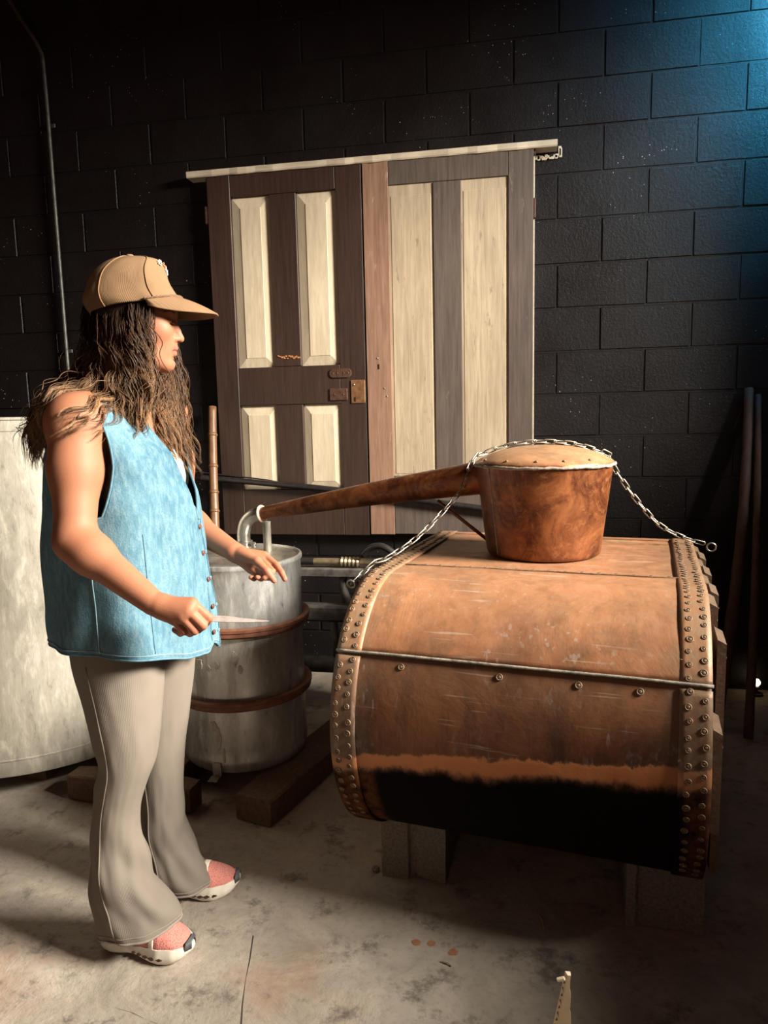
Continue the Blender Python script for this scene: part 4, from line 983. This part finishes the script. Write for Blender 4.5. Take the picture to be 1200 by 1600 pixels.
md = lc.modifiers.new('cloth', 'SOLIDIFY'); md.thickness = .002

# ---- trousers
def mat_trouser():
    t = NT('taupe_ribbed_knit'); a = t.n('ShaderNodeAttribute', attribute_name='rib'); s_ = t.math('SINE', t.math('MULTIPLY', a.outputs['Fac'], 150.0))
    n = t.noise(7, 4); c = t.mix(n, (.138, .115, .095), (.195, .166, .138)); c = t.mix(t.math('MULTIPLY', t.math('ADD', s_, 1.), .09), c, (.13, .108, .088))
    return t.set(c, .82, 0, s_, .12, .0010, spec=.2)
M_TRO = mat_trouser()
def leg(knots, seed, hem_tilt):
    """knots: px cx, py, half-width px, Y, front/side ratio"""
    K = catmull(knots, 120); R = []; n = 72; ATT = []
    for i, (cx, py, hw, Y, q) in enumerate(K):
        c = pt(cx, py, Y); dep = (c-Vector((0, 0, CAM_H))).dot(_fw); r = hw*dep/FPX; a = r/math.sqrt(.774+.23*q*q); b = a*q; f = i/119; ring_ = []
        for k in range(n):
            th = 2*math.pi*k/n + R_(100); z = c.z
            knee = math.exp(-((f-.40)/.10)**2); low = smooth01((f-.50)/.3)
            sl = z*34 + 2.2*math.cos(th-1.0)
            fold = knee*.0060*math.sin(sl*1.5+seed)*max(0, .25+.75*math.cos(th-R_(150))) + low*.0105*mnoise.noise((2.0*math.cos(th)+seed, 2.0*math.sin(th), z*11+1.5*math.cos(th)))*(1.0) + low*.0075*math.sin(z*40+3*math.sin(th+seed)+seed)*max(0, .3+.7*math.cos(th+.3)) + .0018*mnoise.noise((5*math.cos(th), 5*math.sin(th)+seed, z*12))
            tilt = hem_tilt*math.cos(th)*smooth01((f-.86)/.14)
            ring_.append(c + Vector(((a+fold)*math.cos(th), (b+fold)*math.sin(th), tilt)))
            ATT.append(2*math.pi*k/n)
        R.append(ring_)
    return R, ATT
nearK = [(192, 900, 76, 1.615, 1.0), (188, 960, 75, 1.612, 1.0), (186, 1022, 71, 1.605, 1.0), (194, 1100, 59, 1.597, 1.0), (198, 1150, 51, 1.59, 1.0), (198, 1190, 44, 1.585, 1.0), (190, 1225, 38.5, 1.58, 1.0), (183, 1260, 36, 1.578, 1.0), (182, 1300, 38, 1.577, .98), (187, 1340, 43, 1.576, .95), (195, 1380, 50, 1.575, .9), (204, 1402, 56, 1.573, .82), (212, 1427, 61, 1.571, .74), (216, 1442, 62, 1.570, .70)]
farK = [(240, 900, 68, 1.775, 1.0), (242, 960, 66, 1.777, 1.0), (243, 1018, 62, 1.78, 1.0), (245, 1100, 52, 1.785, 1.0), (246, 1160, 43, 1.79, 1.0), (249, 1200, 37, 1.793, 1.0), (252, 1240, 34, 1.796, 1.0), (255, 1280, 34.5, 1.798, 1.0), (262, 1315, 37.5, 1.80, .95), (272, 1345, 43, 1.80, .9), (281, 1362, 49, 1.80, .82), (287, 1375, 51, 1.80, .75)]
tm = MB(); LR = []; ATT = []
for kn, sd, tl_ in ((nearK, 0.7, .014), (farK, 3.1, .012)):
    R, A_ = leg(kn, sd, tl_); LR.append(R); ATT += A_; tm.rings(R, True, False)
tro = bpy.data.objects.new('flared_trousers', tm.mesh('flared_trousers', M_TRO, True, PO)); link(tro, person); tro['label'] = 'taupe ribbed flared trousers'
at_ = tro.data.attributes.new('rib', 'FLOAT', 'POINT'); at_.data.foreach_set('value', ATT)
md = tro.modifiers.new('cloth', 'SOLIDIFY'); md.thickness = .003; md.offset = -1
M_TROHEM = m_simple('taupe_smooth_hem', (.20, .168, .140), (.25, .214, .18), 60, .85, 0, .2)
for R in LR:
    k0 = [int(round(((R_(th)-R_(100)) % (2*math.pi))/(2*math.pi)*72)) % 72 for th in (-98, 82)]
    MB().tube([R[i][k0[0]] for i in range(18, 120)], .0021, 6).build('side_seam', M_TRO, tro, True, origin=PO)
    MB().tube([p for p in R[119]], .0032, 6, closed=True).build('hem_edge', M_TROHEM, tro, True, origin=PO)
    MB().tube([p for p in R[114]], .0013, 5, closed=True).build('hem_stitch', M_TROHEM, tro, True, origin=PO)

# ---- shoes
M_PINK = m_simple('pink_knit_mesh', (.46, .145, .125), (.62, .245, .205), 130, .8, 0, .6, bd=.003); M_SOLE = m_simple('white_foam_sole', (.62, .56, .48), (.76, .70, .61), 30, .6, 0, .15); M_DGREY = m_simple('dark_grey_toe_guard', (.05, .05, .055), (.09, .09, .10), 60, .6)
def mat_mesh():
    t = NT('perforated_pink_knit'); v = t.vor(240); c = t.mix(t.ramp(v, [(.18, 1.), (.32, 0.)]), t.mix(t.noise(20), (.48, .155, .13), (.64, .26, .215)), (.14, .04, .035))
    return t.set(c, .8, 0, v, .4, .002)
M_KNIT = mat_mesh()
def shoe(heel, toe, sgn, nlab):
    heel, toe = Vector(heel), Vector(toe); d = toe-heel; L = d.length; ang = math.atan2(d.y, d.x); Mz = Matrix.Rotation(ang, 3, 'Z')
    def T(x, y, z): return heel + Mz@Vector((x*L, y, z))
    wl = lambda x: lerpk(x, [(0, .010), (.04, .024), (.15, .034), (.35, .034), (.55, .044), (.70, .050), (.85, .042), (.94, .027), (1, .006)])*1.02
    off = lambda x: sgn*.006*math.sin(x*math.pi*1.1)
    zb = lambda x: lerpk(x, [(0, .016), (.08, .005), (.2, .003), (.42, .010), (.6, .0), (.78, .002), (.9, .012), (1, .030)])
    zt = lambda x: lerpk(x, [(0, .042), (.1, .034), (.25, .031), (.42, .034), (.6, .042), (.78, .045), (.9, .046), (1, .046)])
    X = fr(0, 1, 40); R = []
    for x in X:
        w, o_ = wl(x), off(x); b, t_ = zb(x), zt(x); bl = .006+.004*smooth01((x-.45)/.2)
        R.append([T(x, o_-w*.9, b), T(x, o_-w-bl*.4, b+(t_-b)*.25), T(x, o_-w-bl*.5, b+(t_-b)*.6), T(x, o_-w, t_), T(x, o_+w, t_), T(x, o_+w+bl*.5, b+(t_-b)*.6), T(x, o_+w+bl*.4, b+(t_-b)*.25), T(x, o_+w*.9, b)])
    up = MB(); U = []
    hh = lambda x: lerpk(x, [(.02, .055), (.15, .072), (.35, .080), (.5, .066), (.62, .054), (.78, .037), (.9, .020), (.97, .006)])
    def usec(x, off_=0.0, n=18):
        w, o_ = wl(x)*.96+off_, off(x); h = hh(x)+off_; z0 = zt(x)-.006
        return [T(x, o_-w*math.cos(math.pi*k/n), z0+h*math.sin(math.pi*k/n)**.8) for k in range(n+1)]
    for x in fr(.02, .97, 40): U.append(usec(x))
    sh_ = pbuild(up.rings(U, True, True, False), 'shoe', M_KNIT, None, True); sh_['label'] = nlab
    MB().rings(R).build('sole', M_SOLE, sh_, True, origin=PO, sharp=50)
    st = MB().grid([usec(x, .0016) for x in fr(.60, .655, 4)]); o = st.build('strap', M_SOLE, sh_, True, origin=PO); o.modifiers.new('t', 'SOLIDIFY').thickness = .001
    tc = MB(); G = []
    for x in fr(.955, 1.0, 6):
        w, o_ = wl(x)+.0045, off(x); b, t_ = zb(x)+.012, zt(x)+.002
        G.append([T(x+.006, o_-w, t_-.012), T(x+.008, o_-w, t_), T(x+.004, o_-w*.8, t_+.007), T(x+.004, o_+w*.8, t_+.007), T(x+.008, o_+w, t_), T(x+.006, o_+w, t_-.012)])
    o = tc.grid(G).build('toe_guard', M_DGREY, sh_, True, origin=PO); o.modifiers.new('t', 'SOLIDIFY').thickness = .0015
    for x, s2 in ((.43, .6), (.50, .8), (.575, 1.0), (.65, 1.15), (.73, 1.0)):
        w, o_ = wl(x)+.0045, off(x); c = T(x, o_-w-.0006, (zb(x)+zt(x))/2-.001); q = []
        for a, r in ((0, .0095), (70, .0050), (180, .0095), (250, .0050)): q.append((r*s2*math.cos(R_(a)), r*s2*math.sin(R_(a))))
        ring0 = [c+Mz@Vector((qx, .004, qz)) for qx, qz in q]; ring1 = [c+Mz@Vector((qx, -.0008, qz)) for qx, qz in q]
        MB().rings([ring0, ring1]).build('sole_slot', M_RUSTMETAL, sh_, False, origin=PO)
    a = usec(.56, .002)[5]; b = a+Mz@Vector((.018, -.010, -.010))
    MB().tube([a, a.lerp(b, .5)+Vector((0, 0, .003)), b], .0016, 6).build('lace_tip', M_BLACK, sh_, True, origin=PO)
    return sh_
shoe((-1.068, 1.578, 0), (-.806, 1.566, 0), 1, 'pink knit running shoe with white sole, nearer foot')
shoe((-1.030, 1.790, 0), (-.790, 1.842, 0), -1, 'pink knit running shoe with white sole, farther foot')

# ---- strip held in the hand
p0, p1 = pt(322, 967, 1.447), pt(412, 970, 1.475); ax = (p1-p0); Lb = ax.length; ax.normalize(); vz = Vector((0, 0, 1)); vz = (vz-ax*vz.dot(ax)).normalized(); vy = vz.cross(ax)
vz, vy = (vz*.75+vy*.66).normalized(), (vy*.75-vz*.66).normalized()
sb = MB(); R = []
for x, a, b in ((-.012, .003, .003), (.0, .005, .004), (.02, .0085, .006), (.045, .0085, .0065), (.075, .005, .006), (.10, .003, .0045), (.125, .0012, .003), (.138, .0003, .0005)):
    c = ax*x; t_ = .0011 if x < .13 else .0004
    R.append([c+vz*a+vy*t_, c-vz*b+vy*t_, c-vz*b-vy*t_, c+vz*a-vy*t_])
o = sb.rings(R).build('flat_stick', m_simple('grey_pink_blade', (.28, .23, .21), (.44, .38, .35), 60, .4, .3, .2)); o.location = p0
tag(o, 'thin tapering grey stick held in the nearer hand', 'stick')
# ---- cap
M_CORD = None
def mat_cord():
    t = NT('tan_corduroy'); a = t.n('ShaderNodeAttribute', attribute_name='rib'); s_ = t.math('SINE', t.math('MULTIPLY', a.outputs['Fac'], 210.0)); n = t.noise(16, 5, .65); n2 = t.noise(5, 3)
    c = t.mix(n, (.135, .080, .042), (.225, .140, .080)); c = t.mix(t.ramp(n2, [(.35, .4), (.6, 0.)]), c, (.20, .105, .05)); c = t.mix(t.math('MULTIPLY', t.math('ADD', s_, 1.), .07), c, (.15, .08, .037))
    return t.set(c, .9, 0, t.math('ADD', s_, n), .16, .0012, spec=.15)
M_CORD = mat_cord(); M_BRAID = m_simple('dark_brown_braid', (.09, .045, .022), (.17, .09, .045), 120, .7, 0, .5)
CK = catmull([(0., .105, .060, -.113, .016, .087), (.15, .096, .073, -.119, .036, .090), (.3, .087, .088, -.121, .060, .091), (.5, .077, .110, -.113, .090, .086), (.65, .073, .129, -.098, .115, .078), (.8, .070, .144, -.072, .138, .066), (.9, .058, .152, -.050, .150, .050), (.97, .026, .158, -.032, .156, .024), (1., -.008, .159, -.014, .159, .002)], 40)
def cap_pt(i, th, off=0.0):
    v, fF, uF, fB, uB, w = CK[i]; m = (fF+fB)/2; h = (fF-fB)/2; c, s_ = math.cos(th), math.sin(th)
    e = .86; cc = math.copysign(abs(c)**e, c); ss = math.copysign(abs(s_)**e, s_); wv = 1-(v > .96)*.3
    fo = .0030*mnoise.noise((3*c+2, 3*s_, v*4))*wv + .0035*math.sin(v*11+2.5*c+1)*max(0, -c*.4+.5)*wv*(1-v) + .004*math.exp(-((abs(th)-R_(62))/.16)**2)*math.sin(v*math.pi)
    return H(m+h*cc+c*(fo+off), (w+fo+off)*ss, uB+(uF-uB)*(1+c)/2)
cm = MB(); n = 88; R = []; AT = []
for i in range(40):
    R.append([cap_pt(i, -math.pi+2*math.pi*k/n) for k in range(n)]); AT += [(-math.pi+2*math.pi*k/n) for k in range(n)]
cm.rings(R, False, True)
cap = bpy.data.objects.new('corduroy_cap', cm.mesh('corduroy_cap', M_CORD, True, PO)); link(cap, person); cap['label'] = 'tan corduroy baseball cap'
cap.data.attributes.new('rib', 'FLOAT', 'POINT').data.foreach_set('value', AT); md = cap.modifiers.new('cloth', 'SOLIDIFY'); md.thickness = .003; md.offset = -1
G = []; AT = []; nb_ = 44
for i in range(19):
    q = i/18; row = []
    for k in range(nb_+1):
        th = R_(-74+148*k/nb_); base_ = cap_pt(0, th, .002); c = math.cos(th); reach = .088*(max(0, c-.27)/.73)**.55
        lw = .100*math.sin(th)
        fdir = reach*q; droop = -.036*q*(.55+.45*q)*(reach/.088) - .010*(math.sin(th)**2)*q
        row.append(base_+hf*fdir+hu*(droop)+hl*math.sin(th)*.002*q); AT.append(th*.45)
    G.append(row)
bl = MB().grid(G); o = bpy.data.objects.new('bill', bl.mesh('bill', M_CORD, True, PO)); link(o, cap); o.data.attributes.new('rib', 'FLOAT', 'POINT').data.foreach_set('value', AT)
md = o.modifiers.new('t', 'SOLIDIFY'); md.thickness = .0045; md.offset = 0
MB().tube(G[-1], .0027, 6).build('bill_edge', M_CORD, cap, True, origin=PO)
bp_ = [cap_pt(0, R_(a), .0045)+hu*.0035 for a in fr(-76, 76, 120)]
br = MB(); 
for ph in (0, math.pi): br.tube([p+hu*.0016*math.sin(i*.75+ph)+(p-H0).normalized()*.0016*math.cos(i*.75+ph) for i, p in enumerate(bp_)], .0017, 5)
br.build('braid_cord', M_BRAID, cap, True, origin=PO)
MB().lathe([(.010, -.003), (.0105, .001), (.008, .0045), (.0005, .006)], H(-.011, 0, .160), 18, Matrix((hf, hl, hu)).transposed()).build('crown_button', M_CORD, cap, True, origin=PO)
for s_ in (-1, 1):
    for a in (62, 118): MB().tube([cap_pt(i, s_*R_(a), .0012) for i in range(0, 39)], .0016, 5).build('panel_seam', M_CORD, cap, True, origin=PO)
r6 = random.Random(21); ecol = [m_simple('cream_thread', (.6, .5, .36), (.7, .6, .45), 90, .8), m_simple('red_thread', (.42, .10, .05), (.5, .15, .08), 90, .8), m_simple('blue_thread', (.25, .42, .50), (.33, .5, .56), 90, .8)]
for ci, spots in enumerate(([(24, -33), (25, -28), (22, -30), (23, -24), (25, -20), (21, -25), (24, -8), (22, 6), (24, 16)], [(22, -14), (21, -9), (23, -12), (22, 0), (21, 10)], [(19, -9), (18, -6), (19, 2), (18, 9)])):
    em = MB()
    for i, a in spots:
        for q in range(4):
            p = cap_pt(i, R_(a+r6.uniform(-2, 2)), .0016); d = hl*r6.uniform(-1, 1)+hu*r6.uniform(-1, 1); em.tube([p-d*.004, p+(p-H0).normalized()*.001, p+d*.004], .0011, 5)
    em.build('embroidery', ecol[ci], cap, True, origin=PO)

# ---- hair
HG = {  # guides: points (px, py, Y), weight
 'a': [(236, 478, 1.655), (233, 520, 1.640), (236, 560, 1.638), (230, 600, 1.630), (222, 640, 1.610), (226, 672, 1.598), (238, 694, 1.600)],
 'b': [(224, 480, 1.635), (222, 525, 1.620), (228, 565, 1.618), (236, 600, 1.615), (232, 640, 1.605), (222, 680, 1.590), (205, 705, 1.575)],
 'c': [(208, 482, 1.625), (206, 530, 1.607), (206, 580, 1.600), (196, 622, 1.595), (176, 650, 1.560), (140, 672, 1.470), (85, 680, 1.440)],
 'd': [(196, 484, 1.623), (190, 535, 1.605), (182, 585, 1.595), (160, 622, 1.570), (132, 636, 1.490), (105, 655, 1.450), (90, 690, 1.440)],
 'e': [(182, 487, 1.630), (172, 540, 1.615), (156, 590, 1.600), (122, 606, 1.560), (86, 620, 1.510), (64, 655, 1.490), (52, 705, 1.490)],
 'f': [(166, 490, 1.645), (154, 545, 1.640), (130, 595, 1.630), (95, 616, 1.580), (70, 642, 1.540), (58, 690, 1.540), (56, 740, 1.530)],
 'g': [(150, 491, 1.670), (138, 545, 1.675), (112, 595, 1.680), (82, 620, 1.660), (58, 650, 1.630), (48, 690, 1.600), (54, 725, 1.590)],
 'h': [(146, 490, 1.710), (140, 550, 1.720), (120, 600, 1.720), (92, 635, 1.715), (70, 665, 1.700), (62, 700, 1.690), (66, 740, 1.690)],
 'i': [(160, 489, 1.640), (160, 545, 1.628), (170, 600, 1.618), (170, 640, 1.590), (150, 665, 1.545), (120, 672, 1.480), (96, 705, 1.452)],
 'j': [(214, 482, 1.628), (214, 540, 1.608), (218, 590, 1.608), (212, 630, 1.606), (204, 665, 1.590), (196, 692, 1.575), (178, 712, 1.560)],
 'k': [(240, 485, 1.775), (258, 560, 1.795), (264, 600, 1.785), (262, 640, 1.755), (258, 668, 1.725), (266, 700, 1.705), (276, 722, 1.700)],
 'l': [(246, 485, 1.785), (264, 550, 1.810), (274, 600, 1.810), (276, 640, 1.795), (280, 675, 1.775), (290, 715, 1.770), (304, 750, 1.775)],
 'm': [(250, 485, 1.790), (272, 545, 1.820), (283, 600, 1.825), (286, 640, 1.825), (292, 680, 1.820), (306, 715, 1.815), (316, 752, 1.815)],
 'n': [(238, 485, 1.775), (250, 570, 1.780), (250, 610, 1.765), (246, 640, 1.735), (250, 665, 1.715), (252, 690, 1.700), (262, 708, 1.695)],
}
HW = dict(a=7, b=8, c=4, d=5, e=10, f=15, g=16, h=15, i=5, j=10, k=9, l=12, m=11, n=6)
rh = np.random.RandomState(4); SV = []; SF = []; SC = []; nv = 0
dark = np.array([.022, .0105, .006]); mid = np.array([.095, .045, .023]); tip = np.array([.27, .150, .074])
order = list('abjcdiefgh'); 
def strand(P, r0, r1, c_of, sides=3):
    global nv
    m = len(P); T = np.gradient(P, axis=0); T /= np.linalg.norm(T, axis=1)[:, None]+1e-9
    A = np.tile([.31, .52, .79], (m, 1)); U = np.cross(T, A); U /= np.linalg.norm(U, axis=1)[:, None]+1e-9; Wv = np.cross(T, U)
    f = np.linspace(0, 1, m); r = (r0+(r1-r0)*f)*np.clip((1-f)*6, .12, 1)
    for k in range(sides):
        a = 2*math.pi*k/sides; SV.append(P+(U*math.cos(a)+Wv*math.sin(a))*r[:, None]); SC.append(c_of(f))
    i = np.arange(m-1)
    for k in range(sides):
        k2 = (k+1) % sides; SF.append(np.stack([nv+k*m+i, nv+k2*m+i, nv+k2*m+i+1, nv+k*m+i+1], 1))
    nv += sides*m
def pts_of(key): return np.array([list(pt(*q)) for q in HG[key]])
GPTS = {k: pts_of(k) for k in HG}
for k_ in GPTS:
    q0 = HG[k_][0]; GPTS[k_][0] = list(pt(q0[0]-(3 if q0[2] < 1.72 else 0), q0[1]-11, q0[2]+(.034 if q0[2] < 1.70 else .0 if q0[2] < 1.73 else -.02)))
NEI = dict(a='b', b='j', j='c', c='d', d='i', i='e', e='f', f='g', g='h', h='g', k='n', l='k', m='l', n='k')
def clump(key, thick, nstr, spread, segs=44, dk=1.0):
    u = rh.rand(); G_ = GPTS[key]*(1-u)+GPTS[NEI[key]]*u
    G_ = G_ + rh.randn(3)*.006*np.linspace(.3, 1.6, 7)[:, None]
    stop = rh.uniform(.74, 1.0)*(rh.uniform(.72, 1.0) if key in 'abj' else 1.0); C = catmull(G_, 60); C = C[:max(20, int(60*stop))]
    C = np.array([[np.interp(x, np.arange(len(C)), C[:, j]) for j in range(3)] for x in np.linspace(0, len(C)-1, segs)])
    seg_ = np.concatenate([[0], np.cumsum(np.linalg.norm(np.diff(C, axis=0), axis=1))])
    wl_ = rh.uniform(.080, .115); ph = 2.2*u + ord(key)*1.1 + rh.rand()*1.3; amp = rh.uniform(.0055, .012); f = np.linspace(0, 1, segs); g = np.clip(f*3.0, 0, 1)
    T = np.gradient(C, axis=0); T /= np.linalg.norm(T, axis=1)[:, None]; U = np.cross(T, [.2, .3, .93]); U /= np.linalg.norm(U, axis=1)[:, None]+1e-9; Wv = np.cross(T, U)
    C = C + (U*np.sin(seg_/wl_*6.28+ph)[:, None] + Wv*np.cos(seg_/wl_*6.28+ph+.6)[:, None]*.6)*(amp*g)[:, None]
    tone = rh.uniform(.65, 1.45)*dk; tl2 = rh.uniform(.55, 1.1)
    def col(f):
        w = np.clip((f-.12)/.66, 0, 1)[:, None]**1.2*tl2; w0 = np.clip(f/.35, 0, 1)[:, None]
        return (dark*(1-w0)+mid*w0)*(1-w)*tone + tip*w*tone
    for s_ in range(nstr):
        o = rh.randn(2)*spread; fly = rh.rand() < .12
        k_ = np.clip(.55+.6*np.sin(f*3.1+rh.rand()), .35, 1.2)*(1.0-.45*f) if not fly else 1+1.6*f
        ph2 = rh.rand()*6.28; wob_ = .0012*np.sin(seg_/.045*6.28+ph2)
        P = C + U*(o[0]*k_+wob_)[:, None] + Wv*(o[1]*k_)[:, None]
        strand(P, thick*rh.uniform(.7, 1.2), thick*.55, col)
for key, w in HW.items():
    for q in range(int(w*1.2)): clump(key, .0017, 5, .0075, 40, .40)         # inner mass
    for q in range(int(w*1.3)): clump(key, .00062, 24, .0044)
for q in range(26): clump('jcdiefghgh'[rh.randint(10)], .0005, 2, .012)    # loose flyaways
V_ = np.concatenate(SV); F_ = np.concatenate(SF); C_ = np.concatenate(SC)
th_ = NT('long_wavy_brown_hair'); va = th_.n('ShaderNodeVertexColor', layer_name='Col'); th_.set(va.outputs[0], .48, 0, spec=.35); th_.b.inputs['Coat Weight'].default_value = .0
hm = np_mesh('hair', V_-np.array(PO), F_, th_.m); col_attr(hm, 'Col', C_)
hair = bpy.data.objects.new('hair', hm); link(hair, person); hair['label'] = 'long wavy brown hair with golden ends'; hair['kind'] = 'stuff'
